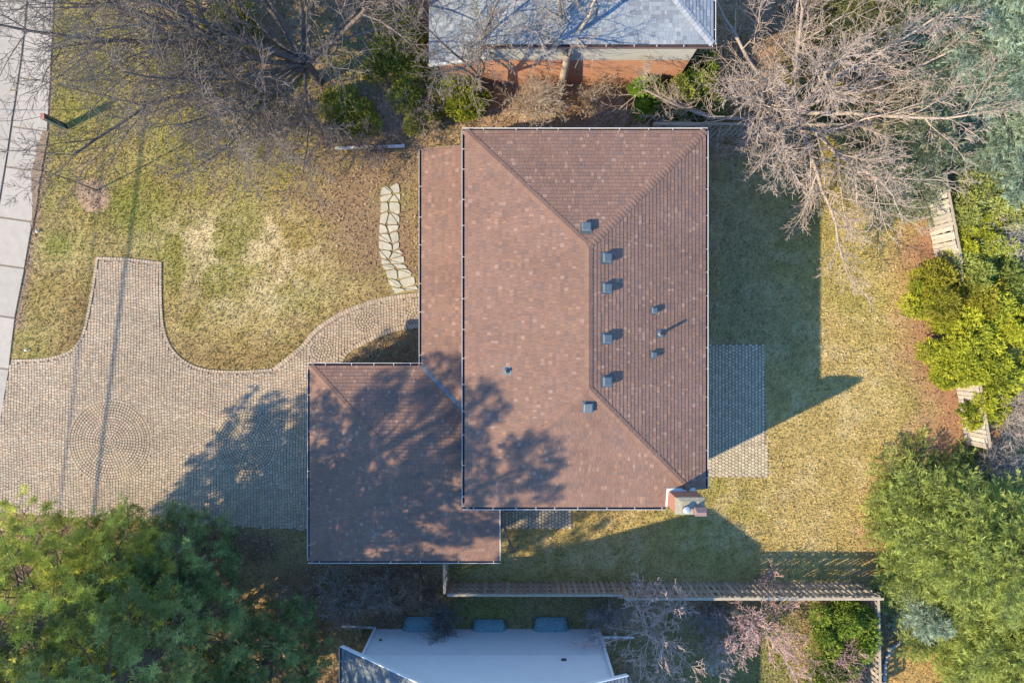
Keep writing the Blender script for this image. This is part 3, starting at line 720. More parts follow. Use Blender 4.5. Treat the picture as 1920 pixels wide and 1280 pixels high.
R4.face([[(nx0, ny1), (nx0, ny0), (nrx, ny0+nw), (nrx, ny1-nw)]], (nx0, ny1), (nx0, ny0), nh, sl)
R4.face([[(nx1, ny1), (nx0, ny1), (nrx, ny1-nw)]], (nx1, ny1), (nx0, ny1), nh, sl)
R4.finish(); R4.caps((nx1, ny0, nh), (nrx, ny0+nw, nh+sl*nw), dp); R4.caps((nx0, ny0, nh), (nrx, ny0+nw, nh+sl*nw), dp)
gutter(north, (nx0-.1, ny0), (nx1+.1, ny0), (0, -1), nh-.015, 1.0, 11, 'brownmetal'); gutter(north, (nx1, ny0), (nx1, ny1), (1, 0), nh-.015, 1.0, 12, 'white')
wroof = empty('wing_roof'); wroof.parent = north
R5 = Roof(wroof, 'wing', GREY, 5, expo=0.145, mats=('gshingle', 'gcap'), single=30)
R5.face([[(-3.3, 18.2), (-3.3, 11.03), (-0.86, 11.03), (-0.86, 18.2)]], (-3.3, 18.2), (-3.3, 11.03), 2.72, 0.28); R5.finish()
rk = MB(); rk.bar((-3.32, 11.01, 2.72), (-0.86, 11.01, 2.72+.28*2.46), 0.07, 0.14); rk.build('fascia', M['white'], wroof)

# ------------------------------------------------------------------ south neighbour
south = empty('gable_house', (0, 0, 0), 'neighbouring house with tall pale shaded gable wall and grey roof slope', 'house')
sy = -12.62; sx0, sxp, sx1 = -6.10, -1.2, 3.88; se0, sp, se1 = 3.1, 7.2, 5.0
q = MB(); Ys = -22.0
q.box(sx0, sx1, Ys, sy, -0.1, 2.5); q.build('brick_wall', M['wbrick'], south)
q = MB(); pts = [(sx0+.004, 2.503), (sx1-.004, 2.503), (sx1-.004, se1-.05), (sxp, sp-.06), (sx0+.004, se0-.05)]
n_ = len(pts); q.add([(x, sy-.004, z) for x, z in pts]+[(x, Ys, z) for x, z in pts], [tuple(range(n_-1, -1, -1)), tuple(range(n_, 2*n_))]+[(i, (i+1) % n_, n_+(i+1) % n_, n_+i) for i in range(n_)])
q.build('upper_wall', M['siding'], south)
sroof = empty('roof'); sroof.parent = south; ws = (sp-se0)/(sxp-sx0); es = (sp-se1)/(sx1-sxp); ov = 0.30
R6 = Roof(sroof, 'south', ((0.15, 0.17, 0.185), [(0.3, (0.115, 0.135, 0.15)), (0.5, (0.18, 0.20, 0.21))]), 6, expo=0.145, mats=('gshingle', 'gcap'), single=40)
R6.face([[(sx0-.75, Ys), (sxp, Ys), (sxp, sy+ov), (sx0-.75, sy+ov)]], (sx0-.75, sy+ov), (sx0-.75, Ys), se0-.75*ws, ws)
R6.face([[(sx1+.35, Ys), (sx1+.35, sy+ov), (sxp, sy+ov), (sxp, Ys)]], (sx1+.35, Ys), (sx1+.35, sy+ov), se1-.35*es, es); R6.finish()
gutter(south, (sx0-.75, Ys), (sx0-.75, sy+ov), (-1, 0), se0-.75*ws-.015, 1.0, 13)
rk = MB(); rk.bar((sx0-.78, sy+ov+.02, se0-.78*ws-.05), (sxp, sy+ov+.02, sp-.05), 0.04, 0.16); rk.bar((sx1+.38, sy+ov+.02, se1-.38*es-.05), (sxp, sy+ov+.021, sp-.05), 0.04, 0.16); rk.build('fascia', M['siding'], south)
q = MB(); q.bar((sx0+.1, sy+.06, 0.05), (sx0+.1, sy+.06, 2.95), 0.09, 0.07); q.build('downspout', M['siding'], south)
q = MB(); q.bar((sx1-.1, sy+.06, 0.05), (sx1-.1, sy+.06, 4.6), 0.09, 0.07); q.build('downspout', M['siding'], south)
q = MB(); q.tube([(-5.55, sy+.02, 1.2), (-5.55, sy+.08, 1.2)], 0.05, 10); q.build('vent_cap', M['pipe'], south)
q = MB(); q.bar((2.05, sy+.005, 3.0), (2.05, sy+.09, 2.96), 0.2, 0.03); q.build('vent_cap', M['pipe'], south)
for i, (pa, pb, lab) in enumerate([((755, 825), 1155, 'leftmost teal plastic window well cover at the pale wall'), ((885, 950), 1160, 'middle teal plastic window well cover at the pale wall'), ((1000, 1066), 1156, 'rightmost teal plastic window well cover at the pale wall')]):
    xa = G(pa[0], 1160)[0]; xb = G(pa[1], 1160)[0]; dep = (G(0, pb)[1]-sy); q = MB(); n = 12; m_ = 5; Vv = []; Ff = []
    for a in range(n+1):
        for b in range(m_+1):
            u = a/n; t = b/m_; cx1 = xa+(xb-xa)*u; prof = (1-abs(2*u-1)**4)
            Vv.append((cx1, sy+.01+dep*(1-(1-t)**1.0)*min(1, prof*1.6+.05), 0.06+0.28*math.cos(t*math.pi/2)**0.8*(0.35+.65*min(1, prof*1.3))))
    for a in range(n):
        for b in range(m_): k = a*(m_+1)+b; Ff.append((k, k+m_+1, k+m_+2, k+1))
    q.add(Vv, Ff); e = empty('window_well_cover', ((xa+xb)/2, sy+.3, 0), lab, 'window cover', 'window well covers along the pale wall')
    put_local(q, 'bubble', M['bubble'], e, smooth=True)
    q = MB(); q.tube([(xa, sy+.02, .04), (xa, sy+dep, .04), (xb, sy+dep, .04), (xb, sy+.02, .04)], 0.025, 6); put_local(q, 'rim', M['flash'], e)
# small deck at its east side
dk = empty('side_deck', (*G(1150, 1285), 0), 'corner of a pale wooden deck with a white post', 'deck')
for k in range(9):
    q = MB(); q.box(sx1+.06+k*.125, sx1+.06+k*.125+.105, -18.0, -14.62, .45, .48); put_local(q, 'plank', M['woodpale'], dk)
q = MB(); q.box(sx1+1.2, sx1+1.29, -14.72, -14.63, 0, 1.3); put_local(q, 'post', M['white'], dk)
q = MB(); q.box(sx1+1.21, sx1+1.28, -18, -14.725, 1.22, 1.29); put_local(q, 'rail', M['white'], dk)
q = MB(); q.box(sx1+.06, sx1+1.19, -14.70, -14.65, .15, .44); put_local(q, 'skirt', M['woodpale'], dk)

# ------------------------------------------------------------------ downspout extensions and other small things
def pipe_on_ground(pa, pb, lab, z=0.06, r=0.045):
    q = MB(); q.bar((*G(*pa), z), (*G(*pb), z), r*2, r*1.6); q.bar((*G(*pb), z+.002), (*G(pb[0]+1.5, pb[1]), z+.12), r*2.2, r*1.9)
    tag(q.build('downspout_extension', M['white']), lab, 'drain pipe', 'white downspout extensions')
pipe_on_ground((629, 279), (756, 275), 'white downspout extension lying beside the front porch roof', 0.07, 0.06)
pipe_on_ground((641, 1172), (703, 1175), 'white downspout extension at the left end of the pale gable wall')
pipe_on_ground((1188, 1193), (1131, 1192), 'white downspout extension at the right end of the pale gable wall')
def crumple(px, py, lab, s=0.10):
    r = random.Random(px); q = MB(); X, Y = G(px, py); Vv = []; n = 7
    for i in range(n):
        a = 2*math.pi*i/n; k = s*r.uniform(.5, 1.1); Vv.append((X+k*math.cos(a), Y+k*math.sin(a), .05+r.uniform(0, .07)))
    Vv.append((X, Y, .14)); q.add(Vv, [(i, (i+1) % n, n) for i in range(n)]); tag(q.build('paper_scrap', M['paper']), lab, 'litter', 'paper scraps on the front lawn')
crumple(71, 435, 'white paper scrap on the lawn near the middle of the sidewalk'); crumple(51, 656, 'white paper scrap on the lawn corner near the driveway', .07)
st = MB(); sp_ = [(*G(1686, 601), .05), (*G(1695, 594), .06), (*G(1704, 590), .05), (*G(1710, 583), .05)]
st.tube(sp_, [.02, .028, .026, .012], 6); tag(st.build('fallen_branch', M['barkpale']), 'short pale fallen branch on the back lawn', 'branch')
# post with wire
pe = empty('utility_post', (*G(122, 238), 0), 'short dark green post with red cap beside the sidewalk', 'post')
q = MB(); q.box(-.075, .075, -.12, .12, 0, 1.42); q.build('shaft', M['post'], pe)
q = MB(); q.add([(-.085,-.13,1.42),(.085,-.13,1.42),(.085,.13,1.42),(-.085,.13,1.42),(-.07,-.115,1.47),(.07,-.115,1.47),(.07,.115,1.47),(-.07,.115,1.47)], [(0,1,5,4),(1,2,6,5),(2,3,7,6),(3,0,4,7),(4,5,6,7),(3,2,1,0)]); q.build('cap', M['postcap'], pe)
q = MB(); q.tube([(.09, -.125, 0), (.09, -.125, 1.4)], .014, 6); q.build('conduit', M['white'], pe)
wx, wy = pe.location.x, pe.location.y
q = MB(); q.tube([(wx-.05, wy, 1.40), (wx-.9, wy-.16, 1.36), (wx-2.2, wy-.20, 1.36), (wx-9, wy-.2, 1.5)], .012, 5); tag(q.build('service_wire', M['wire']), 'thin black wire running from the green post over the sidewalk', 'wire')
# overhead cables beyond the street, whose shadows cross the driveway
def cable(ga, gb, z, r, lab):
    (ax, ay), (bx, by) = G(*ga), G(*gb); k = z/math.tan(EL); ax -= SH[0]*k; ay -= SH[1]*k; bx -= SH[0]*k; by -= SH[1]*k
    dx, dy = (bx-ax)/(by-ay), 1; q = MB(); pts = []
    for t in np.linspace(-30, 30, 31): pts.append((ax+dx*(t-ay), t, z+0.0006*t*t*0))
    q.tube(pts, r, 6); tag(q.build('overhead_cable', M['wire']), lab, 'cable', 'overhead cables along the street'); return pts
cp = cable((238, 490), (178, 960), 8.2, 0.042, 'thick overhead cable along the street casting a line across the driveway')
cable((152, 640), (113, 960), 7.6, 0.022, 'thin overhead cable along the street casting a faint line')
for s in (0, -1):
    x, y, z = cp[s]; e = empty('utility_pole', (x-.25, y, 0), 'wooden utility pole at the %s end of the street cables' % ('near' if s == 0 else 'far'), 'utility pole', 'poles carrying the street cables')
    q = MB(); q.tube([(0, 0, -.2), (0, 0, 9.5)], [.16, .11], 12); q.build('shaft', M['bark'], e)
    q = MB(); q.box(-1.1, 1.1, -.06, .06, 7.45, 7.57); q.build('crossarm', M['wood'], e)

# ------------------------------------------------------------------ fences
def fence(a, b, hgt, lab, mwood='wood', pitch=0.238, bw=0.148, posts=2.4, seed=0, cat='fence'):
    r = random.Random(seed); e = empty('wooden_fence', (*a, 0), lab, cat); dx, dy = b[0]-a[0], b[1]-a[1]; L = math.hypot(dx, dy); ang = math.atan2(dy, dx)
    e.rotation_euler = (0, 0, ang)
    me = bpy.data.meshes.new('board'); q = MB(); q.box(-bw/2, bw/2, -.008, .008, 0.05, hgt)
    me.from_pydata(q.v, [], q.f); me.materials.append(M[mwood]); me.update()
    n = int(L/pitch)
    for k in range(n):
        o = bpy.data.objects.new('board', me); o.location = ((k+.5)*pitch, .058, r.uniform(-.03, .015))
        o.rotation_euler = (r.uniform(-.012, .012), r.uniform(-.02, .02), r.uniform(-.06, .06)); link(o, e)
    for z in (0.32, hgt*.53, hgt-.22):
        q = MB(); q.box(0, L, -.044, .044, z-.045, z+.045); q.build('rail', M['woodrail'], e)
    q = MB(); q.box(-.02, L+.02, -.05, .05, hgt+.018, hgt+.04); q.build('top_cap', M['woodrail'], e)
    k = 0.0
    while k <= L+.01:
        q = MB(); q.box(min(k, L)-.046, min(k, L)+.046, -.0455, .0455, -.1, hgt+.002); q.build('post', M['woodrail'], e); k += posts
    return e
fence(G(846, 1091), G(1158, 1091), 1.52, 'low weathered board fence section behind the garage', seed=1)
fence(G(1160, 1092), G(1612, 1092), 1.87, 'tall weathered board fence section along the shaded south lawn', seed=2)
fence(G(1623, 1290), G(1619, 1096), 1.2, 'fence running down from the corner at the lower right', seed=3)
fence(G(838, 1006), G(840, 1088), 1.5, 'short fence between garage wall and the board fence', seed=4)
fence(G(1758, 500), G(1728, 340), 1.6, 'bleached fence section at the upper right lawn edge', 'woodpale', pitch=0.195, bw=.172, seed=5)
fence(G(1812, 830), G(1759, 503), 1.5, 'bleached fence section beside the cedars and lower lawn edge', 'woodpale', pitch=0.195, bw=.172, seed=6)
fence((16.2, 9.0), (5.9, 9.05), 1.6, 'grey board fence north of the house beneath the bare tree', 'wood', seed=7)
# garden edging
ge = empty('garden_edging', (*G(1700, 1180), 0), 'curved row of low stone edging by the dark planting bed', 'edging')
for a, b in [((1643, 1095), (1712, 1094))]:
    for k in range(6):
        p = lerp(a, b, k/6); p2 = lerp(a, b, (k+.9)/6); q = MB(); q.bar((*G(*p), .05), (*G(*p2), .05), .14, .12); put_local(q, 'edging_stone', M['stone'], ge)
el = [(1656, 1285), (1658, 1240), (1668, 1215), (1690, 1198), (1715, 1185), (1719, 1165), (1720, 1140)]
for i in range(24):
    p = along(el, i/24); p2 = along(el, (i+.85)/24); q = MB(); q.bar((*G(*p), .05), (*G(*p2), .05), .12, .13); put_local(q, 'edging_stone', M['stone'], ge)

# ------------------------------------------------------------------ vegetation builders
def nrm(v): return v/np.maximum(np.linalg.norm(v, axis=-1, keepdims=True), 1e-9)
def tubes(segs, sides):
    S = np.array(segs, np.float64); p0 = S[:, 0:3]; p1 = S[:, 3:6]; r0 = S[:, 6]; r1 = S[:, 7]
    d = nrm(p1-p0); ref = np.where(np.abs(d[:, 2:3]) > 0.9, [[1.0, 0, 0]], [[0, 0, 1.0]]); x = nrm(np.cross(d, ref)); y = np.cross(d, x)
    a = np.arange(sides)*2*np.pi/sides
    off = x[:, None, :]*np.cos(a)[None, :, None]+y[:, None, :]*np.sin(a)[None, :, None]
    A = p0[:, None, :]+off*r0[:, None, None]; B = p1[:, None, :]+off*r1[:, None, None]
    V = np.concatenate([A, B], 1).reshape(-1, 3); n = len(S); base = (np.arange(n)*2*sides)[:, None]
    k = np.arange(sides); Fq = np.stack([k, (k+1) % sides, sides+(k+1) % sides, sides+k], -1)
    return V, (base[:, :, None]+Fq[None]).reshape(-1, 4)
def diamonds(p, d, L, W, rs, flat=None):
    """kite-shaped leaves or needle sprays from p along d"""
    n = len(p); d = nrm(d); ref = rs.normal(size=(n, 3)) if flat is None else flat+rs.normal(size=(n, 3))*0.35
    s = nrm(np.cross(d, ref)); L = np.broadcast_to(L, (n,))[:, None]; W = np.broadcast_to(W, (n,))[:, None]
    V = np.stack([p, p+d*L*0.45+s*W/2, p+d*L, p+d*L*0.45-s*W/2], 1).reshape(-1, 3)
    return V, np.arange(4*n).reshape(-1, 4)
def rot_about(v, axis, a):
    return v*math.cos(a)+np.cross(axis, v)*math.sin(a)+axis*np.dot(axis, v)*(1-math.cos(a))
class Bare:
    def __init__(s, seed): s.rs = np.random.default_rng(seed); s.seg = {0: [], 1: [], 2: [], 3: [], 4: []}
    def grow(s, p, d, L, r, lv, P):
        rs = s.rs; n = P['n'][lv]; step = L/n; ga = rs.random()*6.28; rend = P.get('rend', 0.35) if lv < P['max'] else 0.5
        for i in range(n):
            d = d+rs.normal(size=3)*P['wan'][lv]; d[2] += P['trop'][lv]; d = d/np.linalg.norm(d)
            q = p+d*step; f0 = 1-(1-rend)*i/n; f1 = 1-(1-rend)*(i+1)/n
            s.seg[lv].append((*p, *q, max(r*f0, P['rmin']), max(r*f1, P['rmin'])))
            p = q
            if lv < P['max'] and (i+1)/n > P['start'][lv]:
                k = P['kids'][lv]; k = int(k)+(rs.random() < k-int(k))
                for _ in range(k):
                    ga += 2.4+rs.normal()*0.4; ang = P['ang'][lv]*(0.75+0.5*rs.random())
                    ax = np.cross(d, [0, 0, 1.0] if abs(d[2]) < .95 else [1.0, 0, 0]); ax /= np.linalg.norm(ax)
                    nd = rot_about(rot_about(d, ax, ang), d, ga)
                    t = (i+1)/n
                    s.grow(p, nd, L*P['len'][lv]*(1.15-0.55*t)*(0.7+.6*rs.random()), r*f1*P['rad'][lv], lv+1, P)
    def build(s, name, loc, label, cat, group, bark, tcol, tvar=0.25, trunk_lv=1):
        e = empty(name, (0, 0, 0), label, cat, group)
        base = [x for l in range(trunk_lv+1) for x in s.seg[l]]; tw = [x for l in range(trunk_lv+1, 5) for x in s.seg[l]]
        e.location = (loc[0], loc[1], 0); off = np.array([loc[0], loc[1], 0])
        V, Q = tubes(base, 7); fast('trunk' if trunk_lv else 'stems', V-off, Q, bark, e, None, True)
        if tw:
            V, Q = tubes(tw, 3); k = np.repeat(s.rs.random(len(tw))*2-1, 6)[:, None]
            fast('crown', V-off, Q, M['twig'], e, np.array(tcol)[None]*(1+tvar*k))
        return e
def bare_tree(px, py, hgt, label, seed, limbs=7, spread=1.0, trunk=2.0, r=0.2, bark='bark', tcol=(0.20, 0.165, 0.14), lean=(0, 0), tilt=0.75, group=None, dens=1.0, dirs=None, rmin=0.008, up=0.035, lens=None):
    X, Y = G(px, py); b = Bare(seed); rs = b.rs
    p = np.array([X, Y, -.05]); d = np.array([lean[0], lean[1], 1.0]); d /= np.linalg.norm(d); q = p+d*trunk
    b.seg[0].append((*p, *(p+d*.25), r*1.35, r*1.05)); b.seg[0].append((*(p+d*.25), *q, r*1.05, r*.85))
    P = dict(n=[1, 9, 6, 4, 2], wan=[0, .10, .12, .12, .12], trop=[0, up, .02, .01, 0], kids=[0, 1.35*dens, 1.5*dens, 1.7*dens, 0], start=[0, .2, .1, .15, 1], ang=[0, .75, .75, .7, .6],
             len=[0, .42, .42, .42, .4], rad=[0, .55, .55, .6, .6], max=4, rmin=rmin)
    L = hgt-trunk
    for k in range(limbs):
        a = (2*math.pi*k/limbs+rs.normal()*.25) if dirs is None else math.radians(dirs[k])
        t = tilt*(0.65+.7*rs.random()) if k or dirs is not None else .15
        nd = np.array([math.sin(t)*math.cos(a)*spread+lean[0], math.sin(t)*math.sin(a)*spread+lean[1], math.cos(t)]); nd /= np.linalg.norm(nd)
        lk = 1 if lens is None else lens[k]
        b.grow(q-d*rs.random()*trunk*.25, nd, L*lk*(0.85+.3*rs.random()), r*.55*(1 if lk == 1 else .6), 1, P)
    return b.build('bare_tree', (X, Y), label, 'tree', group, M[bark], tcol)
def bare_shrub(px, py, hgt, rad, label, seed, stems=14, tcol=(0.30, 0.24, 0.20), group='leafless shrubs', dens=1.0, h0=0.0, rmin=0.006):
    X, Y = G(px, py, h0); b = Bare(seed); rs = b.rs
    P = dict(n=[5, 4, 3, 2, 1], wan=[.12, .14, .14, .14, .14], trop=[.02, .02, .01, 0, 0], kids=[1.3*dens, 1.3*dens, 1.0*dens, 0, 0], start=[.15, .1, .2, 1, 1], ang=[.7, .7, .7, .6, .6], len=[.5, .5, .5, .5, .5], rad=[.6, .6, .7, .7, .7], max=3, rmin=rmin)
    for k in range(stems):
        a = rs.random()*6.28; t = math.atan2(rad, hgt)*(0.25+.85*rs.random()); R_ = rs.random()*.035
        b.grow(np.array([X+R_*math.cos(a), Y+R_*math.sin(a), -.03]), np.array([math.sin(t)*math.cos(a), math.sin(t)*math.sin(a), math.cos(t)]), math.hypot(hgt, rad)*(.6+.4*rs.random()), .014+.006*hgt*rs.random(), 0, P)
    return b.build('bare_shrub', (X, Y), label, 'shrub', group, M['twig2'] if 'twig2' in M else M['barkpale'], tcol, trunk_lv=0)

def conifer(name, X, Y, hgt, rad, label, seed, kind='spruce', col=(0.06, 0.09, 0.05), tip=(0.14, 0.19, 0.09), z0=0.3, group=None, dens=1.0, bark='bark', cat='tree', shape=0.8):
    rs = np.random.default_rng(seed); e = empty(name, (X, Y, 0), label, cat, group)
    segs = [(0, 0, -.1, 0, 0, hgt*.5, .022*hgt, .014*hgt), (0, 0, hgt*.5, 0, 0, hgt*.98, .014*hgt, .01)]
    P0 = []; D0 = []; LL = []; WW = []; CC = []; bs = []
    col = np.array(col); tip = np.array(tip); z = z0
    while z < hgt*.985:
        f = (z-z0)/(hgt-z0); R = rad*(1-f)**shape*(0.85+.3*rs.random())+.12
        n = max(4, int((4+7*R/max(rad, 1))*dens)); a0 = rs.random()*6.28
        for k in range(n):
            a = a0+2*math.pi*k/n+rs.normal()*.15; Rb = R*(.72+.42*rs.random())
            d = np.array([math.cos(a), math.sin(a), 0.18 if kind == 'pine' else (-.12+.5*f)]); d /= np.linalg.norm(d)
            side = np.array([-math.sin(a), math.cos(a), 0]); tipz = .22 if kind == 'pine' else .10
            zz = min(z+rs.normal()*.12, hgt*.95)
            m = max(3, int(Rb/(.30 if kind == 'pine' else .16))); ts = (np.arange(m)+rs.random(m)*.7)/m
            ts = ts[ts > (.45 if kind == 'pine' else .12)]
            base = np.array([0, 0, zz])
            pt = lambda t: base+d*Rb*t+np.array([0, 0, tipz*Rb*t*t])
            bs.append((*pt(0), *pt(.5), .02+.014*Rb, .012+.006*Rb)); bs.append((*pt(.5), *pt(1.), .012+.006*Rb, .006))
            for t in ts:
                for s in (-1, 1):
                    tl = Rb*(.42*(1-t)+.10)*(.7+.6*rs.random())+.08
                    td = d*.75+side*s*.8+np.array([0, 0, .15 if kind == 'pine' else -.05+.2*rs.random()])+rs.normal(size=3)*.12; td /= np.linalg.norm(td)
                    q = pt(t); br = (0.7+.6*rs.random())
                    if kind == 'pine':
                        ce = q+td*tl; br = .55+.9*rs.random()
                        for j in range(7):
                            P0.append(ce+rs.normal(size=3)*.10-td*.04*j); D0.append(td+np.array([0, 0, .7])); LL.append(.19); WW.append(.02); CC.append((br, min(1, .35+.65*rs.random())))
                        bs.append((*q, *(q+td*tl), .012, .006))
                    else:
                        kk = max(1, int(tl/.13))
                        for j in range(kk+1):
                            c = q+td*tl*j/(kk+1); P0.append(c); D0.append(td+rs.normal(size=3)*.35+np.array([0, 0, .12])); LL.append(.15+.10*rs.random()); WW.append(.031); CC.append((br, j/(kk+1)*.6+.4*rs.random()))
        z += ((.62 if hgt < 10 else .8) if kind == 'pine' else .25)*(.75+.5*rs.random())*(1 if hgt > 4 else .8)
    P0 = np.array(P0); D0 = nrm(np.array(D0)); LL = np.array(LL); WW = np.array(WW); CC = np.array(CC)
    h_ = hgt; tk = [(0, 0, -.1, 0, 0, h_*.32, .022*h_, .018*h_), (0, 0, h_*.3, 0, 0, h_*.62, .018*h_, .012*h_), (0, 0, h_*.6, 0, 0, h_*.98, .012*h_, .01)]
    V, Q = tubes(tk, 10); V2, Q2 = tubes(bs, 4); fast('trunk', np.concatenate([V, V2]), np.concatenate([Q, Q2+len(V)]), M[bark], e)
    rep = 18 if kind == 'pine' else 5
    Pn = np.repeat(P0, rep, 0); Dn = np.repeat(D0, rep, 0)
    if kind == 'pine': Dn = nrm(Dn*.55+nrm(rs.normal(size=Dn.shape))*.9); Wn = np.repeat(WW, rep)
    else:
        Dn = nrm(Dn+rs.normal(size=Dn.shape)*.42); Wn = np.repeat(WW, rep)*(.6+.7*rs.random(len(Pn))); Pn = Pn+rs.normal(size=Pn.shape)*.02
    Ln = np.repeat(LL, rep)*(.7+.6*rs.random(len(Pn)))
    V, Q = diamonds(Pn, Dn, Ln, Wn, rs, np.array([[0, 0, 1.0 if kind == 'spruce' else .5]]))
    t = np.repeat(CC[:, 1], rep)[:, None]; c = (col*(1-t)+tip*t)*np.repeat(CC[:, 0], rep)[:, None]*(.85+.3*rs.random((len(Pn), 1)))
    fast('crown', V, Q, M['needle'], e, np.repeat(c, 4, 0))
    return e
def cedar(px, py, h0, hgt, rad, label, seed, col=(0.10, 0.13, 0.025), tip=(0.30, 0.30, 0.05), lobes=9, group='cedar and juniper shrubs', n=2600, squash=1.0):
    X, Y = G(px, py, h0); rs = np.random.default_rng(seed); e = empty('cedar_shrub', (X, Y, 0), label, 'shrub', group)
    col = np.array(col); tip = np.array(tip); Ps = []; Ds = []; Ts = []; bs = []
    for k in range(lobes):
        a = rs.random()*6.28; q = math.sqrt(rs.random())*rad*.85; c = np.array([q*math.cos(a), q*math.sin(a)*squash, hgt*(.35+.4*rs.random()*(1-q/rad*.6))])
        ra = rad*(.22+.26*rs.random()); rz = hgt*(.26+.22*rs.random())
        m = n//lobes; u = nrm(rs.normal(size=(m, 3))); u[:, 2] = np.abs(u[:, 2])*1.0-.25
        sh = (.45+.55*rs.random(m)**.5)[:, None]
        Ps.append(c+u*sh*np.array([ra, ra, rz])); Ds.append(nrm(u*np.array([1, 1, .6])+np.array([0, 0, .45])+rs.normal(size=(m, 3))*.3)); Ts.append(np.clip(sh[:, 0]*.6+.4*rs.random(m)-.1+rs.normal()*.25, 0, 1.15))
        bs.append((0, 0, 0, *c, .03, .012))
    P = np.concatenate(Ps); D = np.concatenate(Ds); T = np.concatenate(Ts); ok = P[:, 2] > .03; P = P[ok]; D = D[ok]; T = T[ok]
    V, Q = tubes(bs, 5); fast('stems', V, Q, M['bark'], e)
    rep = 4; Pn = np.repeat(P, rep, 0)+rs.normal(size=(len(P)*rep, 3))*.025; Dn = nrm(np.repeat(D, rep, 0)+rs.normal(size=(len(P)*rep, 3))*.45)
    V, Q = diamonds(Pn, Dn, .09+.09*rs.random(len(Pn)), .03+.025*rs.random(len(Pn)), rs, np.array([[-.3, -.15, .7]]))
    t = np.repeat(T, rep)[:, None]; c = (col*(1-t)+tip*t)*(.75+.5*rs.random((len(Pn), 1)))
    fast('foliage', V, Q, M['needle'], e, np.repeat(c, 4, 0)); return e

# ------------------------------------------------------------------ bare trees
bare_tree(598, 152, 12.0, 'huge leafless grey tree spreading over the front lawn and sidewalk', 21, limbs=18, spread=1.25, trunk=2.2, r=.205, tilt=.98, tcol=(.175, .15, .135), dens=1.32, rmin=.0075, dirs=[178,160,197,145,125,208,105,85,60,35,170,188,10,222,238,252,268,215], lens=[1]*13+[.75,.72,.66,.6,.8])
bare_tree(1050, 172, 9.5, 'leafless tree rising in front of the orange brick wall', 22, limbs=5, spread=.8, trunk=3.6, r=.17, tilt=.55, lean=(.02, .05), bark='barkpale', tcol=(.30, .26, .23), dens=.72, dirs=[95, 125, 165, 60, 200], lens=[1, 1, .8, .75, .6])
bare_tree(905, 186, 7.5, 'slender leafless tree left of the orange brick wall', 23, limbs=4, spread=.8, trunk=3.0, r=.11, tilt=.5, dens=.9)
bare_tree(1472, 222, 7.4, 'pale leafless tree by the north fence behind the house', 24, limbs=12, spread=1.35, trunk=1.0, r=.19, tilt=.95, bark='barkpale', tcol=(.40, .32, .26), dens=1.2, rmin=.0075)
bare_tree(1212, 1158, 4.0, 'small pale leafless tree right of the pale gable wall', 25, limbs=9, spread=1.1, trunk=1.3, r=.06, tilt=.95, bark='barkpale', tcol=(.58, .43, .38), dens=.66, rmin=.0085)
bare_tree(1418, 1150, 2.9, 'pinkish leafless tree just below the south fence', 26, limbs=10, spread=1.4, trunk=.7, r=.07, tilt=1.05, bark='barkpale', tcol=(.54, .36, .32), dens=.8, rmin=.009)
# sapling in a mulch ring
b = Bare(27); X, Y = G(182, 357); b.seg[0] += [(X, Y, -.05, X-.02, Y+.03, 1.5, .035, .028), (X-.02, Y+.03, 1.45, X-.12, Y+.06, 3.05, .028, .018), (X-.12, Y+.06, 3.0, X-.25, Y+.0, 3.7, .018, .008)]
P_ = dict(n=[1, 4, 2, 1, 1], wan=[0, .12, .15, .2, .2], trop=[0, .02, 0, 0, 0], kids=[0, .8, .5, 0, 0], start=[0, .3, .3, 1, 1], ang=[.6]*5, len=[.4, .45, .4, .4, .4], rad=[.6]*5, max=3, rmin=.006)
for k in range(5): b.grow(np.array([X-.12-.03*k, Y+.05, 2.6+.2*k]), nrm(np.array([math.cos(k*2.4), math.sin(k*2.4), .9])), .6, .012, 1, P_)
b.build('sapling', (X, Y), 'thin young sapling in a mulch ring on the front lawn', 'tree', None, M['bark'], (.13, .11, .10))
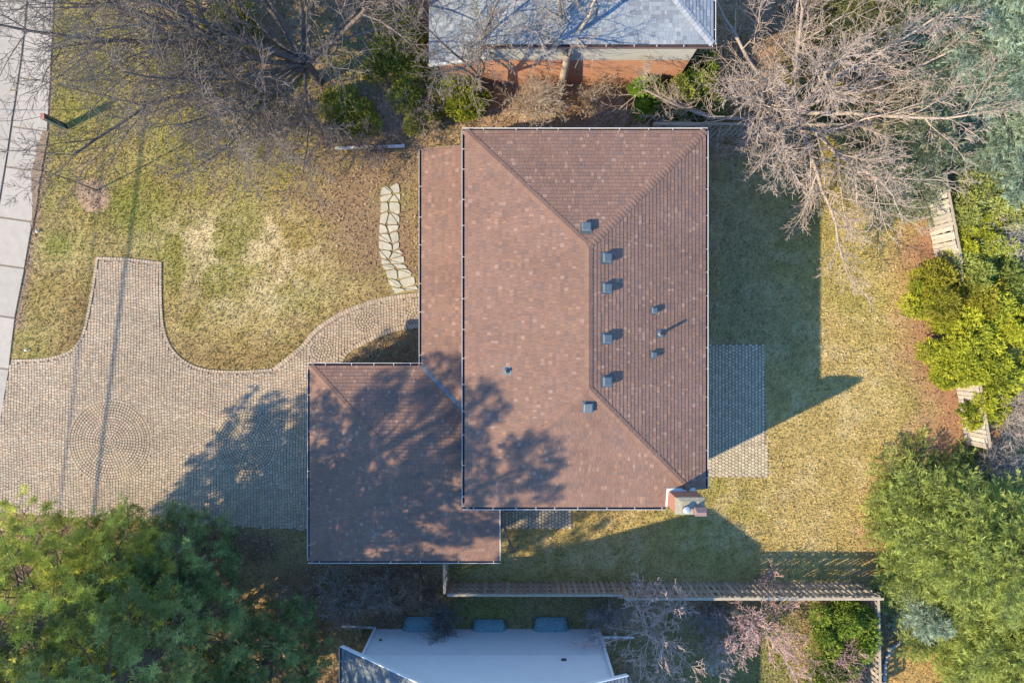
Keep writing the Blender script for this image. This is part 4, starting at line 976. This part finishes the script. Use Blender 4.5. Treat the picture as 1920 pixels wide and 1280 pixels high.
for i, (px, py, h, r, lab, st_, tc) in enumerate([
    (1010, 205, 1.3, 1.7, 'sprawling leafless shrub north of the roof ridge end', 24, (.42, .36, .30)), (1110, 195, 1.0, 1.2, 'low leafless shrub before the orange brick wall', 14, (.40, .34, .28)),
    (700, 285, 1.2, 1.1, 'leafless shrub around the white pipe by the porch', 16, (.20, .165, .15)), (620, 265, 1.3, 1.1, 'leafless shrub at the upper left of the porch bed', 14, (.20, .165, .15)),
    (790, 215, 1.2, 1.3, 'leafless shrub between the yellow cedars', 16, (.30, .24, .21)), (520, 240, 1.2, 1.0, 'leafless shrub under the huge tree', 12, (.24, .20, .18)),
    (560, 1130, 1.2, 1.2, 'greyish leafless brush beside the pines', 18, (.34, .29, .25)), (640, 1120, 1.1, 1.3, 'tangled leafless brush below the garage roof', 20, (.32, .27, .23)), (715, 1105, 1.0, 1.2, 'leafless brush left of the short fence', 18, (.32, .26, .22)), (790, 1095, .9, .9, 'dry brush at the foot of the short fence', 14, (.34, .26, .18)),
    (835, 1150, 1.3, .9, 'dark leafless shrub before the pale gable wall', 16, (.20, .17, .16)), (1130, 1140, 1.2, 1.0, 'shaded leafless shrub under the fence left of the small tree', 18, (.30, .26, .24)), (1330, 1140, 1.2, 1.1, 'shaded leafless shrub between small tree and pinkish tree', 20, (.30, .27, .25)),
    (1330, 1205, 1.6, .7, 'small pale leafless shrub in the shaded yard', 10, (.50, .42, .38)), (1550, 1225, 1.4, 1.3, 'pinkish leafless shrub left of the fence corner cedars', 20, (.46, .31, .28)),
    (1860, 770, 2.0, 1.4, 'pale leafless shrub behind the bleached fence', 20, (.44, .38, .32)), (1850, 860, 1.8, 1.2, 'dark leafless shrub between fence and green conifer', 18, (.34, .30, .27)),
    (1815, 350, 1.8, 1.3, 'leafless shrub behind the upper bleached fence', 18, (.44, .37, .32)), (1860, 300, 1.8, 1.4, 'leafless shrub below the blue spruces', 18, (.42, .35, .30)), (1870, 450, 2.4, 1.4, 'pale leafless shrub among the cedars', 14, (.46, .42, .36)),
    (675, 1195, .8, .55, 'tawny dry grass clump at the pale wall corner', 40, (.48, .36, .19)), (842, 1104, .7, .3, 'orange dry stalks at the fence corner', 24, (.50, .30, .14))]):
    bare_shrub(px, py, h, r, lab, 40+i, st_, tc)

# ------------------------------------------------------------------ conifers
PC, PT = (0.20, 0.26, 0.06), (0.64, 0.66, 0.15)
DC, DT = (0.09, 0.16, 0.075), (0.30, 0.40, 0.15)  # darker needles for the shaded pines, the shade put into their colour
PG = 'pines at the lower left'
conifer('pine_tree', -16.9, -10.1, 17.0, 4.2, 'tallest pine nearest the driveway at the lower left', 60, 'pine', PC, PT, 3.2, PG, .95, shape=.65)
conifer('pine_tree', -13.2, -11.4, 16.0, 3.5, 'pine right of the tallest pine with shade painted into its needles', 61, 'pine', DC, DT, 2.8, PG, 1.0, shape=.5)
conifer('pine_tree', -14.9, -13.0, 7.0, 2.7, 'bright pine at the bottom edge between the taller pines', 62, 'pine', PC, PT, 1.6, PG, .8, shape=.6)
conifer('pine_tree', -18.3, -11.9, 8.0, 2.7, 'bright pine in the bottom left corner', 63, 'pine', PC, PT, 2.0, PG, .8, shape=.6)
conifer('pine_tree', -15.6, -8.75, 5.4, 2.2, 'young pine closest to the lower edge of the driveway', 65, 'pine', PC, PT, 1.6, PG, .9, shape=.6)
conifer('pine_tree', -13.1, -8.8, 4.6, 1.9, 'young pine below the driveway near the garage with shade painted into its needles', 66, 'pine', DC, DT, 1.4, PG, .9, shape=.6)
conifer('pine_tree', -12.3, -15.4, 12.5, 3.0, 'pine whose lower boughs reach in over the bottom edge', 67, 'pine', DC, DT, 2.2, PG, .8, shape=.55)
conifer('pine_tree', -9.9, -12.9, 5.4, 2.2, 'short shaded pine beside the leafless brush', 64, 'pine', DC, DT, 1.0, PG, .9, shape=.6)
BC, BT = (0.19, 0.27, 0.20), (0.52, 0.63, 0.47)
conifer('spruce_tree', 19.6, 12.2, 10.0, 4.3, 'big blue green spruce in the upper right corner', 70, 'spruce', BC, BT, .4, 'blue spruces', 1.1)
conifer('spruce_tree', 16.4, 8.0, 4.2, 2.7, 'low pale green spruce overhanging the north fence', 71, 'spruce', (0.15, 0.19, 0.11), (0.40, 0.45, 0.27), .3, 'blue spruces', 1.0)
conifer('spruce_tree', 20.9, 7.3, 5.5, 2.5, 'blue green spruce below the big corner spruce', 72, 'spruce', BC, BT, .3, 'blue spruces', 1.0)
GC, GT = (0.11, 0.175, 0.05), (0.54, 0.60, 0.16)
conifer('spruce_tree', 18.8, -8.3, 6.6, 3.75, 'broad green conifer at the lower right lawn edge', 73, 'spruce', GC, GT, .3, 'green conifers', 1.1)
conifer('spruce_tree', 21.0, -12.4, 5.5, 3.5, 'green conifer in the lower right corner', 74, 'spruce', GC, GT, .3, 'green conifers', 1.0)
conifer('spruce_tree', 17.6, -11.7, 2.2, 1.25, 'low pale blue spruce beside the dark planting bed', 75, 'spruce', BC, BT, .15, 'blue spruces', 1.0)
YG = (0.16, 0.21, 0.03), (0.54, 0.56, 0.06)
for i, (px, py, h, r, lab, cc_) in enumerate([
    (1748, 548, 1.7, .85, 'yellow green juniper spilling over the fence onto the lawn', YG), (1778, 640, 1.8, .85, 'yellow green juniper low on the lawn edge', YG), (1776, 700, 1.3, .5, 'small juniper above the lower bleached fence', YG),
    (1832, 440, 2.4, .85, 'bright cedar behind the upper bleached fence', YG), (1815, 540, 2.8, 1.3, 'golden cedar in the middle of the hedge', ((.12, .14, .02), (.42, .38, .05))), (1835, 640, 2.8, 1.3, 'dense cedar in the lower hedge', YG),
    (1880, 500, 3.0, 1.4, 'tall cedar at the right edge of the hedge', ((.15, .20, .05), (.42, .48, .12))), (1885, 610, 3.0, 1.4, 'golden tipped cedar at the right edge', YG), (1870, 700, 2.6, 1.2, 'cedar above the leafless shrub at the right edge', YG), (1865, 390, 2.8, 1.2, 'grey green cedar at the top of the hedge', ((.16, .20, .06), (.46, .50, .15))), (1850, 760, 2.0, .8, 'small cedar behind the lower bleached fence', YG),
    (1214, 180, 1.7, .75, 'bright green cedar before the orange brick wall', ((.08, .17, .02), (.28, .46, .05))), (1262, 196, 1.1, .6, 'bright green cedar clump at the end of the fence', ((.08, .17, .02), (.28, .44, .05))), (1304, 165, 2.0, 1.15, 'olive cedar under the pale leafless tree', ((.14, .17, .04), (.38, .42, .11))), (1305, 120, 2.0, .8, 'green cedar at the corner of the orange wall', ((.06, .12, .02), (.20, .29, .05))),
    (885, 168, 1.5, .95, 'yellow green cedar left of the orange wall', YG), (775, 190, 1.3, 1.1, 'olive cedar in the leaf bed', ((.16, .19, .04), (.44, .44, .09))), (650, 212, 1.0, 1.0, 'low green shrub in the leaf bed', ((.16, .19, .04), (.44, .44, .09))), (455, 182, 1.2, .75, 'green cedar under the huge tree', ((.16, .19, .04), (.44, .44, .09))), (745, 120, 1.6, 1.0, 'shaded cedar left of the grey roof', ((.16, .19, .04), (.44, .44, .09))), (740, 60, 1.8, 1.0, 'dark cedar at the top edge', ((.16, .19, .04), (.44, .44, .09))), (430, 60, 1.5, 1.0, 'dark evergreen shrub at the top edge under the huge tree', ((.16, .19, .04), (.44, .44, .09))), (330, 110, 1.0, .9, 'low evergreen shrub near the upper sidewalk', ((.16, .19, .04), (.44, .44, .09))),
    (1588, 1180, 1.9, 1.1, 'green cedar at the fence corner', ((.10, .17, .03), (.34, .44, .07))), (1570, 1265, 1.8, 1.1, 'dark green cedar at the bottom edge by the fence', ((.10, .15, .03), (.30, .38, .07)))]):
    cedar(px, py, h*.6, h, r*1.22, lab, 100+i, cc_[0], cc_[1], n=int(1300+2600*r*r), lobes=17)
conifer('spruce_tree', 14.9, 13.9, 5.0, 2.4, 'olive spruce behind the pale leafless tree at the top', 76, 'spruce', (0.13, 0.15, 0.06), (0.34, 0.36, 0.15), .3, None, 1.0)

# ------------------------------------------------------------------ grass and fallen leaves
rs = np.random.default_rng(77)
def scatter(n):
    X = rs.uniform(-23.5, 23.5, n); Y = rs.uniform(-16, 16, n); px = 960+X*F/H; py = 640-Y*F/H
    ok = ~inside(X, Y, drive) & ~inside(X, Y, patio) & ~inside(X, Y, sidep) & ~inside(px, py, walk_poly_px)
    ok &= ~((X > x0+.4) & (X < x1-.4) & (Y > y0+.7) & (Y < y1-.4)) & ~((X > -7.7) & (X < -.75) & (Y > -8.38) & (Y < -1.35)) & ~((X > -2.75) & (X < 0) & (Y > -1.4) & (Y < 7.35))
    ok &= ~((X > -3) & (X < 7.15) & (Y > 11.3)) & ~((X > sx0) & (X < sx1) & (Y < sy))
    ok &= ~inside(px, py, fl+frt[::-1])
    return X[ok], Y[ok], px[ok], py[ok]
X, Y, px, py = scatter(420000)
lit = np.clip(soft(px, py, litter_px, 40)+soft(px, py, bed_px, 30)+soft(px, py, mulch_px, 20)+(np.hypot(px-174, py-366) < 34), 0, 1)
keep = rs.random(len(X)) > lit*.75; X = X[keep]; Y = Y[keep]; n = len(X)
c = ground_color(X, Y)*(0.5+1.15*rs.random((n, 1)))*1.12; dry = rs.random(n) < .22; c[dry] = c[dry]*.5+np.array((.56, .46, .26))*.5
d = nrm(np.stack([rs.normal(size=n)*.7, rs.normal(size=n)*.7, np.full(n, .75)], -1)); z = np.full(n, -.012); p = np.stack([X, Y, z], -1)
V, Q = diamonds(p, d, .06+.09*rs.random(n), .02+.022*rs.random(n), rs)
tag(fast('grass', V, Q, M['blade'], None, np.repeat(c, 4, 0)), 'short dry yellow green grass over the lawns', 'grass', kind='stuff')
X, Y, px, py = scatter(150000)
lit = np.clip(soft(px, py, litter_px, 60)*.9+soft(px, py, bed_px, 30)*.55+soft(px, py, mulch_px, 20)*.15+soft(px, py, nook_px, 8)*.8+(np.hypot(px-174, py-366) < 36)*.8+soft(px, py, [(-60,980),(600,996),(850,1060),(850,1180),(-60,1300)], 20)*.5+soft(px, py, [(845,1100),(1640,1100),(1640,1290),(845,1290)], 10)*.25+.012, 0, 1)
keep = rs.random(len(X)) < lit; X = X[keep]; Y = Y[keep]; n = len(X)
pal = np.array([(.27, .17, .10), (.20, .12, .075), (.36, .25, .17), (.33, .20, .15), (.15, .09, .06), (.42, .33, .24)]); c = pal[rs.integers(0, 6, n)]*(.8+.4*rs.random((n, 1)))
d = nrm(np.stack([rs.normal(size=n), rs.normal(size=n), rs.normal(size=n)*.25], -1)); p = np.stack([X, Y, .012+.03*rs.random(n)], -1)
V, Q = diamonds(p, d, .06+.06*rs.random(n), .04+.03*rs.random(n), rs, np.array([[0, 0, 1.0]]))
tag(fast('fallen_leaves', V, Q, M['leaf'], None, np.repeat(c, 4, 0)), 'brown fallen leaves strewn over the planting beds', 'leaves', kind='stuff')
print('objects', len(bpy.data.objects))
